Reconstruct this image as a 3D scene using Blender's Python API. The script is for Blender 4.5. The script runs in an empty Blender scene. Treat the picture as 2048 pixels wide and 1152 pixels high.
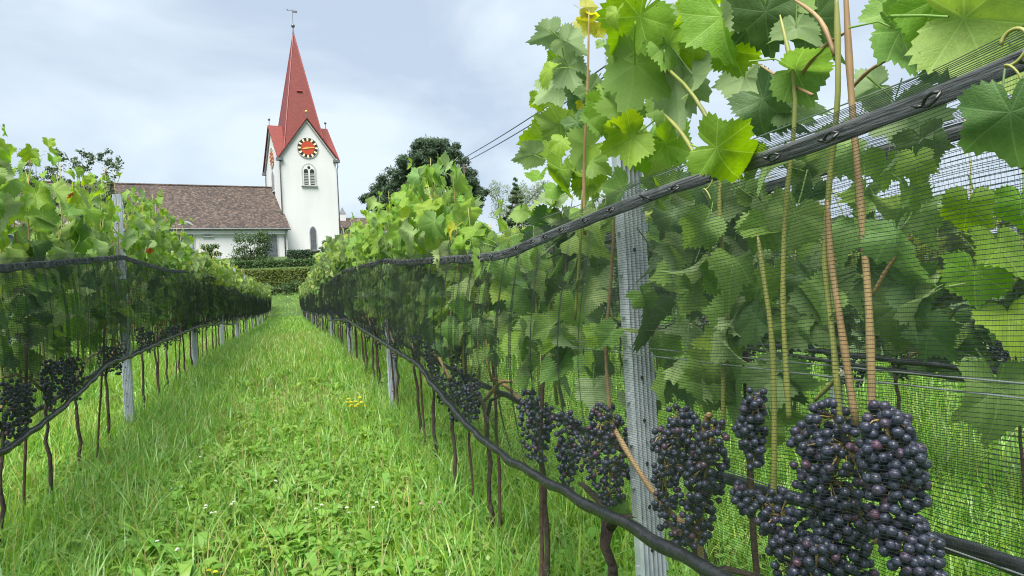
import bpy, math, random
import numpy as np
from mathutils import Matrix, Vector

# ------------------------------------------------------------------ camera, sky, sun, exposure
SC = bpy.context.scene
COL = SC.collection
F_PX, YAW, PITCH, ROLL, CAM_H = 1508.0, 16.5, 1.8, 3.3, 1.05
_a, _p, _r = map(math.radians, (YAW, PITCH, ROLL))
_fwd = np.array([math.sin(_a)*math.cos(_p), math.cos(_a)*math.cos(_p), math.sin(_p)])
_R = np.array([math.cos(_a), -math.sin(_a), 0.0]); _U = np.cross(_R, _fwd)
C_R = _R*math.cos(_r) - _U*math.sin(_r)
C_U = _R*math.sin(_r) + _U*math.cos(_r)
CAM = np.array([0, 0, CAM_H])
cam_d = bpy.data.cameras.new('camera'); cam = bpy.data.objects.new('camera', cam_d); COL.objects.link(cam)
cam_d.sensor_width = 36; cam_d.lens = F_PX/2048*36; cam_d.clip_start = 0.05; cam_d.clip_end = 3000
cam.matrix_world = Matrix(((C_R[0], C_U[0], -_fwd[0], 0), (C_R[1], C_U[1], -_fwd[1], 0), (C_R[2], C_U[2], -_fwd[2], CAM_H), (0, 0, 0, 1)))
SC.camera = cam

SUN_EL, SUN_AZ = math.radians(60), math.radians(211)   # azimuth clockwise from +Y: behind the camera, a little to one side
world = bpy.data.worlds.new('World'); SC.world = world; world.use_nodes = True
nt = world.node_tree; nt.nodes.clear()
def wn(t, **k):
    n = nt.nodes.new(t)
    for a, v in k.items(): setattr(n, a, v)
    return n
w_out = wn('ShaderNodeOutputWorld'); bg = wn('ShaderNodeBackground')
sky = wn('ShaderNodeTexSky', sky_type='NISHITA', sun_disc=False, sun_elevation=SUN_EL, sun_rotation=SUN_AZ)
sky.air_density = 1.2; sky.dust_density = 2.0
sky_s = wn('ShaderNodeVectorMath', operation='SCALE'); sky_s.inputs['Scale'].default_value = 0.032
tc = wn('ShaderNodeTexCoord'); mp = wn('ShaderNodeMapping'); mp.inputs['Scale'].default_value = (1.0, 1.0, 2.2)
n1 = wn('ShaderNodeTexNoise'); n1.inputs['Scale'].default_value = 3.0; n1.inputs['Detail'].default_value = 6; n1.inputs['Roughness'].default_value = .5; n1.inputs['Distortion'].default_value = .4
cr = wn('ShaderNodeValToRGB')
cr.color_ramp.elements[0].position = .38; cr.color_ramp.elements[0].color = (.087, .104, .127, 1)
cr.color_ramp.elements[1].position = .63; cr.color_ramp.elements[1].color = (.130, .147, .160, 1)
mx = wn('ShaderNodeMix', data_type='RGBA'); mx.inputs[0].default_value = .9
L = nt.links.new
L(tc.outputs['Generated'], mp.inputs[0]); L(mp.outputs[0], n1.inputs[0]); L(n1.outputs[0], cr.inputs[0])
L(sky.outputs[0], sky_s.inputs[0]); L(sky_s.outputs[0], mx.inputs[6]); L(cr.outputs[0], mx.inputs[7]); L(mx.outputs[2], bg.inputs[0])
bg.inputs[1].default_value = 1.0; L(bg.outputs[0], w_out.inputs[0])

sun_d = bpy.data.lights.new('sun', 'SUN'); sun = bpy.data.objects.new('sun', sun_d); COL.objects.link(sun)
sun_d.energy = 1.5; sun_d.angle = math.radians(40); sun_d.color = (1, .95, .86)
_sd = Vector((math.sin(SUN_AZ)*math.cos(SUN_EL), math.cos(SUN_AZ)*math.cos(SUN_EL), math.sin(SUN_EL)))
sun.rotation_euler = (-_sd).to_track_quat('-Z', 'Y').to_euler()
SC.view_settings.view_transform = 'Standard'; SC.view_settings.look = 'None'; SC.view_settings.gamma = 1
SC.view_settings.exposure = 2.75
SC.render.engine = 'CYCLES'
SC.cycles.max_bounces = 8; SC.cycles.transparent_max_bounces = 8; SC.cycles.diffuse_bounces = 5
SC.cycles.use_denoising = True; SC.cycles.filter_width = 1.1

random.seed(7); RNG = np.random.default_rng(7)
PI = math.pi

# ------------------------------------------------------------------ terrain profile and pixel helpers
_gy = np.array([-700, -6, 0, 3, 6.2, 10, 13.9, 20, 30, 40, 48.5, 53, 58, 66, 74, 80, 900.])
_gz = np.array([-.2, -.02, .0, .06, .27, .49, .64, .76, .98, 1.22, 1.5, 2.75, 3.9, 5.9, 7.5, 7.9, 8.2])
_ys = np.arange(-10, 100, .1); _t = np.interp(_ys, _gy, _gz); _k = np.hanning(23); _k /= _k.sum()
_ts = np.convolve(np.pad(_t, 11, mode='edge'), _k, mode='valid')
def gz(y):
    y = np.asarray(y, float)
    return np.where((y > -9.9) & (y < 99.8), np.interp(y, _ys, _ts), np.interp(y, _gy, _gz))
def ray(px, py): return C_R*(px-1024)/F_PX + C_U*(576-py)/F_PX + _fwd
def at_x(px, py, X): d = ray(px, py); return CAM + d*(X/d[0])
def at_d(px, py, D): return CAM + ray(px, py)*D
def at_y(px, py, Y): d = ray(px, py); return CAM + d*(Y/d[1])
def proj(P):
    q = np.asarray(P) - CAM; z = q@_fwd
    return 1024+F_PX*(q@C_R)/z, 576-F_PX*(q@C_U)/z, z

# ------------------------------------------------------------------ materials
MATS = {}
def mat(name):
    m = bpy.data.materials.new(name); m.use_nodes = True; m.node_tree.nodes.clear(); MATS[name] = m
    return m, m.node_tree
class NB:
    def __init__(s, t): s.t = t
    def n(s, typ, **k):
        x = s.t.nodes.new(typ)
        for a, v in k.items():
            if a.startswith('i_'): x.inputs[int(a[2:]) if a[2:].isdigit() else a[2:]].default_value = v
            else: setattr(x, a, v)
        return x
    def l(s, a, b): s.t.links.new(a, b)
    def m(s, op, a, b=None, c=None):
        x = s.t.nodes.new('ShaderNodeMath'); x.operation = op
        for i, v in enumerate((a, b, c)):
            if v is None: continue
            if isinstance(v, (int, float)): x.inputs[i].default_value = v
            else: s.l(v, x.inputs[i])
        return x.outputs[0]
    def mix(s, fac, a, b):
        x = s.t.nodes.new('ShaderNodeMix'); x.data_type = 'RGBA'
        for i, v in ((0, fac), (6, a), (7, b)):
            if isinstance(v, (int, float)): x.inputs[i].default_value = v
            elif isinstance(v, tuple): x.inputs[i].default_value = (*v, 1) if len(v) == 3 else v
            else: s.l(v, x.inputs[i])
        return x.outputs[2]
    def ramp(s, fac, stops):
        x = s.t.nodes.new('ShaderNodeValToRGB'); e = x.color_ramp.elements
        while len(e) < len(stops): e.new(.5)
        for el, (p, c) in zip(e, stops): el.position = p; el.color = (*c, 1)
        s.l(fac, x.inputs[0]); return x.outputs[0]

def simple(name, c1, c2=None, scale=6, rough=.7, metal=0, bump=0, bscale=None, detail=4, coords='Object', spec=.5, stretch=None):
    m, t = mat(name); b = NB(t)
    out = b.n('ShaderNodeOutputMaterial'); p = b.n('ShaderNodeBsdfPrincipled')
    p.inputs['Roughness'].default_value = rough; p.inputs['Metallic'].default_value = metal
    p.inputs['Specular IOR Level'].default_value = spec
    c2 = c2 or tuple(min(1, v*1.25) for v in c1)
    co = b.n('ShaderNodeTexCoord').outputs[coords]
    if stretch:
        mpn = b.n('ShaderNodeMapping'); mpn.inputs['Scale'].default_value = stretch; b.l(co, mpn.inputs[0]); co = mpn.outputs[0]
    nz = b.n('ShaderNodeTexNoise'); nz.inputs['Scale'].default_value = scale; nz.inputs['Detail'].default_value = detail
    b.l(co, nz.inputs[0])
    b.l(b.ramp(nz.outputs[0], [(.3, c1), (.7, c2)]), p.inputs['Base Color'])
    if bump:
        n2 = b.n('ShaderNodeTexNoise'); n2.inputs['Scale'].default_value = bscale or scale*4; n2.inputs['Detail'].default_value = 5
        b.l(co, n2.inputs[0]); bp = b.n('ShaderNodeBump'); bp.inputs['Strength'].default_value = bump; bp.inputs['Distance'].default_value = .02
        b.l(n2.outputs[0], bp.inputs['Height']); b.l(bp.outputs[0], p.inputs['Normal'])
    b.l(p.outputs[0], out.inputs[0]); return m

def foliage_mat(name, c_lo, c_hi, under=None, transl=.4, rough=.5, veins=False, spec=.3, hue=.03):
    """leafy material: colour by leaf (random per island + object), paler underside, light through the blade"""
    m, t = mat(name); b = NB(t)
    out = b.n('ShaderNodeOutputMaterial')
    geo = b.n('ShaderNodeNewGeometry'); oi = b.n('ShaderNodeObjectInfo')
    rnd = b.m('FRACT', b.m('ADD', geo.outputs['Random Per Island'], oi.outputs['Random']))
    col = b.mix(rnd, c_lo, c_hi)
    tcn = b.n('ShaderNodeTexCoord'); nz = b.n('ShaderNodeTexNoise'); nz.inputs['Scale'].default_value = 9 if veins else 3
    b.l(tcn.outputs['Object'], nz.inputs[0])
    hs = b.n('ShaderNodeHueSaturation')
    b.l(b.m('ADD', .5, b.m('MULTIPLY', b.m('SUBTRACT', b.m('FRACT', b.m('MULTIPLY', rnd, 7.31)), .5), hue)), hs.inputs['Hue'])
    b.l(b.m('ADD', .72, b.m('MULTIPLY', nz.outputs[0], .56)), hs.inputs['Value'])
    b.l(col, hs.inputs['Color']); col = hs.outputs[0]
    p = b.n('ShaderNodeBsdfPrincipled'); p.inputs['Roughness'].default_value = rough; p.inputs['Specular IOR Level'].default_value = spec
    if veins:
        uv = b.n('ShaderNodeUVMap'); uv.uv_map = 'UVMap'; sx = b.n('ShaderNodeSeparateXYZ'); b.l(uv.outputs[0], sx.inputs[0])
        x = b.m('MULTIPLY', b.m('SUBTRACT', sx.outputs[0], .5), 2); y = b.m('MULTIPLY', b.m('SUBTRACT', sx.outputs[1], .5), 2)
        th = b.m('ABSOLUTE', b.m('ARCTAN2', x, y)); r = b.m('SQRT', b.m('ADD', b.m('MULTIPLY', x, x), b.m('MULTIPLY', y, y)))
        tt = b.m('DIVIDE', th, math.radians(52)); dv = b.m('MULTIPLY', b.m('ABSOLUTE', b.m('SUBTRACT', tt, b.m('ROUND', tt))), math.radians(52))
        lat = b.m('MULTIPLY', r, b.m('SINE', dv)); lon = b.m('MULTIPLY', r, b.m('COSINE', dv))
        main = b.m('SUBTRACT', 1, b.m('SMOOTH_MIN', b.m('DIVIDE', lat, .011), 1, .2))
        main = b.m('MAXIMUM', main, 0)
        ch = b.m('DIVIDE', b.m('SUBTRACT', lon, b.m('MULTIPLY', lat, .8)), .085)
        sec = b.m('ABSOLUTE', b.m('SUBTRACT', b.m('FRACT', ch), .5))
        sec = b.m('MAXIMUM', b.m('SUBTRACT', 1, b.m('DIVIDE', sec, .09)), 0)
        vein = b.m('MAXIMUM', main, b.m('MULTIPLY', sec, .38))
        vor = b.n('ShaderNodeTexVoronoi', feature='DISTANCE_TO_EDGE'); vor.inputs['Scale'].default_value = 60
        b.l(uv.outputs[0], vor.inputs[0])
        cell = b.m('MINIMUM', b.m('MULTIPLY', vor.outputs['Distance'], 5), 1)
        col = b.mix(b.m('MULTIPLY', vein, .4), col, tuple(min(1, v*1.5+.07) for v in c_hi))
        spot = b.n('ShaderNodeTexNoise'); spot.inputs['Scale'].default_value = 26; spot.inputs['Detail'].default_value = 2
        b.l(tcn.outputs['Object'], spot.inputs[0])
        col = b.mix(b.m('MULTIPLY', b.m('GREATER_THAN', spot.outputs[0], .725), .7), col, (.09, .06, .02))
        bp = b.n('ShaderNodeBump'); bp.inputs['Strength'].default_value = .16; bp.inputs['Distance'].default_value = .008
        h = b.m('SUBTRACT', b.m('MULTIPLY', cell, .6), b.m('MULTIPLY', vein, 1.0))
        b.l(h, bp.inputs['Height']); b.l(bp.outputs[0], p.inputs['Normal'])
    if under:
        col_u = b.mix(.72, col, under)
        col = b.mix(geo.outputs['Backfacing'], col, col_u)
    b.l(col, p.inputs['Base Color'])
    tr = b.n('ShaderNodeBsdfTranslucent')
    hs2 = b.n('ShaderNodeHueSaturation'); hs2.inputs['Hue'].default_value = .488; hs2.inputs['Saturation'].default_value = 1.15; hs2.inputs['Value'].default_value = 1.7
    b.l(col, hs2.inputs['Color']); b.l(hs2.outputs[0], tr.inputs[0])
    ms = b.n('ShaderNodeMixShader'); ms.inputs[0].default_value = transl
    b.l(p.outputs[0], ms.inputs[1]); b.l(tr.outputs[0], ms.inputs[2]); b.l(ms.outputs[0], out.inputs[0])
    return m

UNDER = (.17, .235, .12)
foliage_mat('leaf_mid', (.11, .21, .048), (.18, .295, .062), UNDER, .40, .5, True, .22)
foliage_mat('leaf_bright', (.12, .245, .03), (.21, .33, .045), (.17, .27, .08), .45, .5, True, .22)
foliage_mat('leaf_yellow', (.30, .33, .03), (.42, .40, .06), (.4, .4, .1), .5, .5, True)
foliage_mat('leaf_dark', (.05, .11, .036), (.08, .15, .045), (.1, .16, .07), .3, .5, True, .22)
foliage_mat('leaf_teal', (.14, .245, .075), (.21, .325, .105), UNDER, .36, .6, True, .2)
foliage_mat('leaf_pale', (.19, .28, .11), (.26, .35, .14), (.2, .28, .14), .36, .6, True, .2)
foliage_mat('leaf_autumn', (.22, .05, .02), (.3, .11, .03), (.3, .1, .05), .35, .5, True)
foliage_mat('vine_foliage_lit', (.12, .215, .04), (.26, .35, .075), UNDER, .42, .45, hue=.04)  # far vine tops: sunlit tone put into the leaf colour
foliage_mat('vine_foliage_shaded', (.07, .15, .035), (.14, .24, .05), UNDER, .36, .45, hue=.03)  # same leaves behind the net, their shade put in as darker green
foliage_mat('grass', (.075, .20, .022), (.275, .45, .09), None, .42, .38, hue=.06, spec=.5)
foliage_mat('grass_long', (.08, .20, .035), (.23, .39, .10), None, .42, .38, hue=.04, spec=.5)
foliage_mat('grass_dry', (.20, .21, .07), (.36, .30, .13), None, .3, .6, hue=.03)
foliage_mat('weed_leaf', (.12, .265, .04), (.2, .36, .07), (.16, .26, .06), .4, .4, hue=.03)
foliage_mat('hedge_green', (.022, .055, .016), (.05, .10, .02), None, .3, .5)
foliage_mat('hedge_yellow', (.05, .08, .014), (.11, .145, .025), None, .3, .5)
foliage_mat('hedge_dark', (.012, .032, .014), (.025, .055, .02), None, .2, .5)
foliage_mat('pine_needles', (.026, .056, .032), (.06, .10, .05), None, .2, .55)
foliage_mat('spruce_needles', (.05, .09, .045), (.09, .14, .06), None, .2, .6)
foliage_mat('pale_leaves', (.15, .20, .13), (.24, .29, .2), None, .4, .6)
foliage_mat('tree_leaves', (.035, .065, .028), (.075, .11, .04), (.1, .14, .08), .3, .5)
foliage_mat('shrub_leaves', (.03, .065, .022), (.07, .12, .035), None, .3, .5)

simple('soil', (.028, .06, .012), (.06, .11, .02), .9, .95, bump=.4, bscale=12)
simple('bark', (.022, .017, .013), (.075, .055, .042), 30, .9, bump=.9, bscale=70, stretch=(1, 1, .35))
simple('tree_bark', (.03, .024, .018), (.07, .055, .042), 6, .9, bump=.6)
simple('cane_tan', (.22, .135, .065), (.36, .26, .12), 9, .6)
simple('cane_green', (.17, .20, .045), (.29, .29, .08), 10, .5)
simple('rust_rod', (.03, .018, .013), (.085, .048, .032), 20, .8, bump=.3)
simple('net_black', (.009, .017, .014), (.02, .032, .027), 20, .45)
simple('tube_black', (.008, .010, .011), (.02, .023, .025), 18, .38, bump=.35, bscale=40)
simple('wire_metal', (.35, .38, .4), (.5, .53, .55), 30, .35, metal=.8)
simple('plastic_white', (.6, .6, .57), (.7, .7, .68), 20, .5)
simple('dark_hole', (.008, .008, .01), (.012, .012, .014), 20, .8)
simple('white_plaster', (.50, .515, .53), (.58, .59, .605), .5, .9, bump=.15, bscale=8, detail=8, stretch=(1, 1, .35))
simple('stone_grey', (.30, .31, .31), (.38, .39, .39), 3, .85)
simple('spire_red', (.112, .016, .012), (.165, .022, .016), 3, .6, bump=.35, bscale=5, spec=.5)
simple('trim_red', (.17, .024, .022), (.22, .03, .026), 2, .5)
simple('copper_grey', (.10, .11, .12), (.16, .17, .18), 3, .45, metal=.4)
simple('glass_dark', (.05, .06, .075), (.10, .11, .13), 1.5, .2)
simple('louvre_grey', (.16, .17, .18), (.22, .23, .24), 3, .7)
simple('gold', (.75, .48, .12), (.85, .6, .2), 5, .35, metal=.5)
simple('clock_red', (.36, .042, .014), (.42, .05, .018), 2, .5)
simple('clock_black', (.012, .012, .012), (.02, .02, .02), 3, .5)
simple('clock_cream', (.75, .66, .4), (.82, .74, .5), 3, .5)
simple('cable_dark', (.02, .02, .022), (.03, .03, .032), 3, .6)
simple('grape_stalk', (.20, .16, .045), (.30, .20, .07), 30, .6)
simple('petal_yellow', (.75, .6, .02), (.85, .7, .03), 10, .6)
simple('petal_white', (.75, .75, .72), (.85, .85, .82), 10, .6)
simple('petal_pink', (.45, .22, .30), (.6, .36, .42), 10, .6)

def galvanised():
    m, t = mat('galvanised'); b = NB(t); out = b.n('ShaderNodeOutputMaterial'); p = b.n('ShaderNodeBsdfPrincipled')
    co = b.n('ShaderNodeTexCoord').outputs['Object']
    v = b.n('ShaderNodeTexVoronoi'); v.inputs['Scale'].default_value = 55; b.l(co, v.inputs[0])
    nz = b.n('ShaderNodeTexNoise'); nz.inputs['Scale'].default_value = 7; nz.inputs['Detail'].default_value = 6; b.l(co, nz.inputs[0])
    sp = b.n('ShaderNodeSeparateColor'); b.l(v.outputs['Color'], sp.inputs[0])
    f = b.m('ADD', b.m('MULTIPLY', sp.outputs[0], .22), b.m('ADD', .15, b.m('MULTIPLY', nz.outputs[0], .45)))
    b.l(b.ramp(f, [(.2, (.38, .43, .48)), (.8, (.58, .635, .68))]), p.inputs['Base Color'])
    p.inputs['Metallic'].default_value = .35; b.l(b.m('ADD', .32, b.m('MULTIPLY', nz.outputs[0], .3)), p.inputs['Roughness'])
    b.l(p.outputs[0], out.inputs[0])
galvanised()

def grape_mat():
    m, t = mat('grape_skin'); b = NB(t); out = b.n('ShaderNodeOutputMaterial'); p = b.n('ShaderNodeBsdfPrincipled')
    oi = b.n('ShaderNodeObjectInfo'); geo = b.n('ShaderNodeNewGeometry'); co = b.n('ShaderNodeTexCoord').outputs['Object']
    rnd = b.m('FRACT', b.m('ADD', oi.outputs['Random'], geo.outputs['Random Per Island']))
    skin = b.ramp(rnd, [(0, (.010, .009, .016)), (.7, (.016, .016, .034)), (.93, (.03, .013, .03)), (.985, (.08, .018, .035)), (1, (.11, .03, .045))])
    nz = b.n('ShaderNodeTexNoise'); nz.inputs['Scale'].default_value = 2.2; nz.inputs['Detail'].default_value = 5; nz.inputs['Roughness'].default_value = .6
    vm = b.n('ShaderNodeVectorMath', operation='ADD'); cb = b.n('ShaderNodeCombineXYZ'); b.l(b.m('MULTIPLY', rnd, 50), cb.inputs[0])
    vs = b.n('ShaderNodeVectorMath', operation='SCALE'); vs.inputs['Scale'].default_value = 1.0; b.l(co, vs.inputs[0])
    b.l(vs.outputs[0], vm.inputs[0]); b.l(cb.outputs[0], vm.inputs[1]); b.l(vm.outputs[0], nz.inputs[0])
    bloom = b.m('MULTIPLY', b.m('SMOOTHSTEP', nz.outputs[0], .38, .68) if False else b.m('MAXIMUM', b.m('MULTIPLY', b.m('SUBTRACT', nz.outputs[0], .36), 2.6), 0), .62)
    col = b.mix(b.m('MINIMUM', bloom, .85), skin, (.088, .118, .195))
    b.l(col, p.inputs['Base Color']); b.l(b.m('ADD', .3, b.m('MULTIPLY', bloom, .5)), p.inputs['Roughness'])
    p.inputs['Specular IOR Level'].default_value = .45
    b.l(p.outputs[0], out.inputs[0])
grape_mat()

def roof_mat():
    m, t = mat('roof_tiles'); b = NB(t); out = b.n('ShaderNodeOutputMaterial'); p = b.n('ShaderNodeBsdfPrincipled')
    uv = b.n('ShaderNodeTexCoord').outputs['Object']
    br = b.n('ShaderNodeTexVoronoi'); br.inputs['Scale'].default_value = 5.5; b.l(uv, br.inputs[0])
    sp = b.n('ShaderNodeSeparateColor'); b.l(br.outputs['Color'], sp.inputs[0])
    nz = b.n('ShaderNodeTexNoise'); nz.inputs['Scale'].default_value = .5; nz.inputs['Detail'].default_value = 5; b.l(uv, nz.inputs[0])
    f = b.m('ADD', b.m('MULTIPLY', sp.outputs[0], .7), b.m('MULTIPLY', nz.outputs[0], .4))
    b.l(b.ramp(f, [(.15, (.017, .013, .012)), (.4, (.032, .023, .020)), (.65, (.055, .038, .031)), (.92, (.105, .08, .064))]), p.inputs['Base Color'])
    p.inputs['Roughness'].default_value = .85
    b.l(p.outputs[0], out.inputs[0])
roof_mat()

# ------------------------------------------------------------------ mesh helpers
def link(name, data, parent=None, loc=None):
    o = bpy.data.objects.new(name, data); COL.objects.link(o)
    if parent is not None: o.parent = parent
    if loc is not None: o.location = loc
    return o
def tag(o, label=None, cat=None, group=None, kind=None):
    if label: o['label'] = label
    if cat: o['category'] = cat
    if group: o['group'] = group
    if kind: o['kind'] = kind
    return o
def empty(name, loc, label=None, cat=None, group=None, rz=0):
    o = link(name, None, None, tuple(map(float, loc))); o.rotation_euler.z = rz; o.empty_display_size = .1
    return tag(o, label, cat, group)

def npmesh(name, V, faces, m=None, smooth=False, uv=None, mats=None, midx=None):
    """V (n,3); faces: list of (k,3|4) index arrays"""
    me = bpy.data.meshes.new(name); V = np.asarray(V, np.float32)
    faces = [np.asarray(f, np.int32) for f in faces if len(f)]
    me.vertices.add(len(V)); me.vertices.foreach_set('co', V.ravel())
    loops = np.concatenate([f.ravel() for f in faces]); tot = np.concatenate([np.full(len(f), f.shape[1], np.int32) for f in faces])
    start = np.concatenate([[0], np.cumsum(tot)[:-1]]).astype(np.int32)
    me.loops.add(len(loops)); me.loops.foreach_set('vertex_index', loops)
    me.polygons.add(len(tot)); me.polygons.foreach_set('loop_start', start); me.polygons.foreach_set('loop_total', tot)
    if smooth: me.polygons.foreach_set('use_smooth', np.ones(len(tot), bool))
    if uv is not None:
        ul = me.uv_layers.new(name='UVMap'); ul.data.foreach_set('uv', np.asarray(uv, np.float32)[loops].ravel())
    for x in (mats or ([m] if m else [])): me.materials.append(MATS[x])
    if midx is not None: me.polygons.foreach_set('material_index', np.asarray(midx, np.int32))
    me.update(calc_edges=True); return me

class MB:
    def __init__(s): s.v = []; s.f = []
    def add(s, vs, fs):
        k = len(s.v); s.v += [tuple(map(float, v)) for v in vs]; s.f += [tuple(i+k for i in f) for f in fs]; return s
    def box(s, x0, x1, y0, y1, z0, z1):
        return s.add([(x0,y0,z0),(x1,y0,z0),(x1,y1,z0),(x0,y1,z0),(x0,y0,z1),(x1,y0,z1),(x1,y1,z1),(x0,y1,z1)],
                     [(3,2,1,0),(4,5,6,7),(0,1,5,4),(1,2,6,5),(2,3,7,6),(3,0,4,7)])
    def tube(s, pts, radii, n=6, cap=True, flat=1.0):
        pts = [Vector(p) for p in pts]
        if isinstance(radii, (int, float)): radii = [radii]*len(pts)
        vs, fs = [], []; ref = Vector((0, 0, 1))
        for i, p in enumerate(pts):
            d = (pts[min(i+1, len(pts)-1)] - pts[max(i-1, 0)])
            d = d.normalized() if d.length > 1e-9 else Vector((0, 0, 1))
            if i == 0:
                a = d.cross(ref if abs(d.z) < .9 else Vector((1, 0, 0))).normalized()
            else:
                a = (a - d*a.dot(d)); a = a.normalized() if a.length > 1e-6 else d.orthogonal().normalized()
            b_ = d.cross(a)
            for k in range(n):
                t = 2*PI*k/n; vs.append(p + (a*math.cos(t)*flat + b_*math.sin(t))*radii[i])
        for i in range(len(pts)-1):
            for k in range(n): fs.append((i*n+k, i*n+(k+1) % n, (i+1)*n+(k+1) % n, (i+1)*n+k))
        if cap: fs += [tuple(reversed(range(n))), tuple(range((len(pts)-1)*n, len(pts)*n))]
        return s.add(vs, fs)
    def prism(s, poly, y0, y1):
        """polygon of (x,z), extruded along y"""
        n = len(poly)
        return s.add([(x, y0, z) for x, z in poly]+[(x, y1, z) for x, z in poly],
                     [tuple(range(n)), tuple(reversed(range(n, 2*n)))]+[((i+1) % n, i, n+i, n+(i+1) % n) for i in range(n)])
    def mesh(s, name, m, smooth=False):
        me = bpy.data.meshes.new(name); me.from_pydata(s.v, [], s.f); me.materials.append(MATS[m])
        if smooth: me.polygons.foreach_set('use_smooth', np.ones(len(me.polygons), bool))
        me.update(); return me
    def build(s, name, m, parent=None, loc=None, smooth=False): return link(name, s.mesh(name, m, smooth), parent, loc)

def sphere_arrays(r=1, nu=10, nv=7):
    V = [(0, 0, r)]
    for j in range(1, nv):
        for i in range(nu):
            a, b = 2*PI*i/nu, PI*j/nv; V.append((r*math.sin(b)*math.cos(a), r*math.sin(b)*math.sin(a), r*math.cos(b)))
    V.append((0, 0, -r)); T, Q = [], []
    for i in range(nu): T += [(0, 1+i, 1+(i+1) % nu), (len(V)-1, 1+(nv-2)*nu+(i+1) % nu, 1+(nv-2)*nu+i)]
    for j in range(nv-2):
        for i in range(nu): Q.append((1+j*nu+i, 1+(j+1)*nu+i, 1+(j+1)*nu+(i+1) % nu, 1+j*nu+(i+1) % nu))
    return np.array(V), np.array(T), np.array(Q)

# ------------------------------------------------------------------ ground
gy = np.concatenate([np.linspace(-700, -12, 8), np.arange(-10, 90, .5), np.linspace(95, 900, 10)])
gx = np.concatenate([np.linspace(-800, -45, 6), np.arange(-40, 41, 2.), np.linspace(46, 800, 6)])
GX, GY = np.meshgrid(gx, gy); V = np.stack([GX, GY, gz(GY)-.01], -1).reshape(-1, 3)
nxg = len(gx); I = np.arange(len(gy)-1)[:, None]*nxg+np.arange(nxg-1)[None]
Q = np.stack([I, I+1, I+nxg+1, I+nxg], -1).reshape(-1, 4)
tag(link('ground', npmesh('ground', V, [Q], 'soil', True)), 'green sloping vineyard ground rising towards the church', 'ground', kind='structure')

XA, XB, XC, XD = .80, -1.25, 2.95, -3.3      # the four vine rows
# ------------------------------------------------------------------ grass
def blades(n, xr, yr, hmin, hmax, w, segs, name, matname, dens=None, lean=.5, zoff=0.0, flatw=None, hmul=None):
    x = RNG.uniform(*xr, n); y = RNG.uniform(*yr, n)
    if dens is not None:
        k = RNG.random(n) < dens(x, y); x, y = x[k], y[k]
    # only ground the photograph could see, with a margin
    px, py, z_ = proj(np.stack([x, y, gz(y)+.15], -1)); k = (z_ > .3) & (px > -260) & (px < 2320) & (py < 1400); x, y = x[k], y[k]; n = len(x)
    h = RNG.uniform(hmin, hmax, n)*(.75+.5*RNG.random(n))
    if hmul is not None: h = h*hmul(x, y)
    ww = w*(.6+.8*RNG.random(n)); ang = RNG.uniform(0, 2*PI, n); ld = ang+PI/2+RNG.normal(0, .5, n)
    le = np.abs(RNG.normal(lean, .35, n))*h
    base = np.stack([x, y, gz(y)+zoff-.005], -1); wd = np.stack([np.cos(ang), np.sin(ang), 0*x], -1); dv = np.stack([np.cos(ld), np.sin(ld), 0*x], -1)
    rows = []
    for s in range(segs):
        t = s/segs; wf = (1-t**1.6)*.5
        c = base+dv*(le*t**1.9)[:, None]; c[:, 2] += h*(t-.28*t*t*np.minimum(le/h, 1.4))
        rows += [c-wd*(ww*wf)[:, None], c+wd*(ww*wf)[:, None]]
    c = base+dv*le[:, None]; c[:, 2] += h*(1-.28*np.minimum(le/h, 1.4)); rows.append(c)
    V = np.stack(rows, 1); k = V.shape[1]; off = (np.arange(n)*k)[:, None]
    quads = [off+np.array([[2*s, 2*s+1, 2*s+3, 2*s+2]]) for s in range(segs-1)]
    tri = off+np.array([[2*segs-2, 2*segs-1, 2*segs]])
    return V.reshape(-1, 3), quads, tri
def grass_obj(name, label, specs, matname):
    Vs, Qs, Ts, o = [], [], [], 0
    for sp in specs:
        V, q, t = blades(*sp[0], **sp[1])
        Vs.append(V); Qs += [a+o for a in q]; Ts.append(t+o); o += len(V)
    me = npmesh(name, np.concatenate(Vs), ([np.concatenate(Qs)] if Qs else [])+[np.concatenate(Ts)], matname)
    return tag(link(name, me), label, 'grass', kind='stuff')
def patch(x, y, s=1.3, ph=0.): return .5+.25*np.sin(x*2.1*s+1.3*np.sin(y*1.1*s+ph)+ph)+.25*np.sin(y*1.7*s+1.1*np.sin(x*1.9*s-ph)+2*ph)
def short_mul(x, y):
    mid = np.exp(-((x+.2)/.75)**2)
    return (1.15-.45*mid)*(.7+.6*patch(x, y))
grass_obj('grass', 'short bright green grass covering the path between the vine rows', [
    ((52000, (-2.6, 3.2), (2.0, 6.5), .06, .18, .010, 3, 'g', 'grass'), dict(hmul=short_mul, lean=.45)),
    ((56000, (-4.5, 5.5), (6.5, 14), .06, .16, .014, 2, 'g', 'grass'), dict(hmul=short_mul, lean=.4)),
    ((60000, (-6, 9), (14, 30), .06, .14, .02, 2, 'g', 'grass'), dict(hmul=short_mul)),
    ((45000, (-8, 12), (30, 56), .07, .13, .04, 1, 'g', 'grass'), dict()),
    ((26000, (1.0, 6.5), (.9, 6.5), .08, .2, .008, 2, 'g', 'grass'), dict()),
], 'grass')
rowd = lambda x, y: np.maximum.reduce([np.exp(-((x-XB-.35)/.33)**2), .55*np.exp(-((x-XA)/.25)**2), .34*np.ones_like(x)*patch(x, y, 1.6, 2.)**2])
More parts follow.
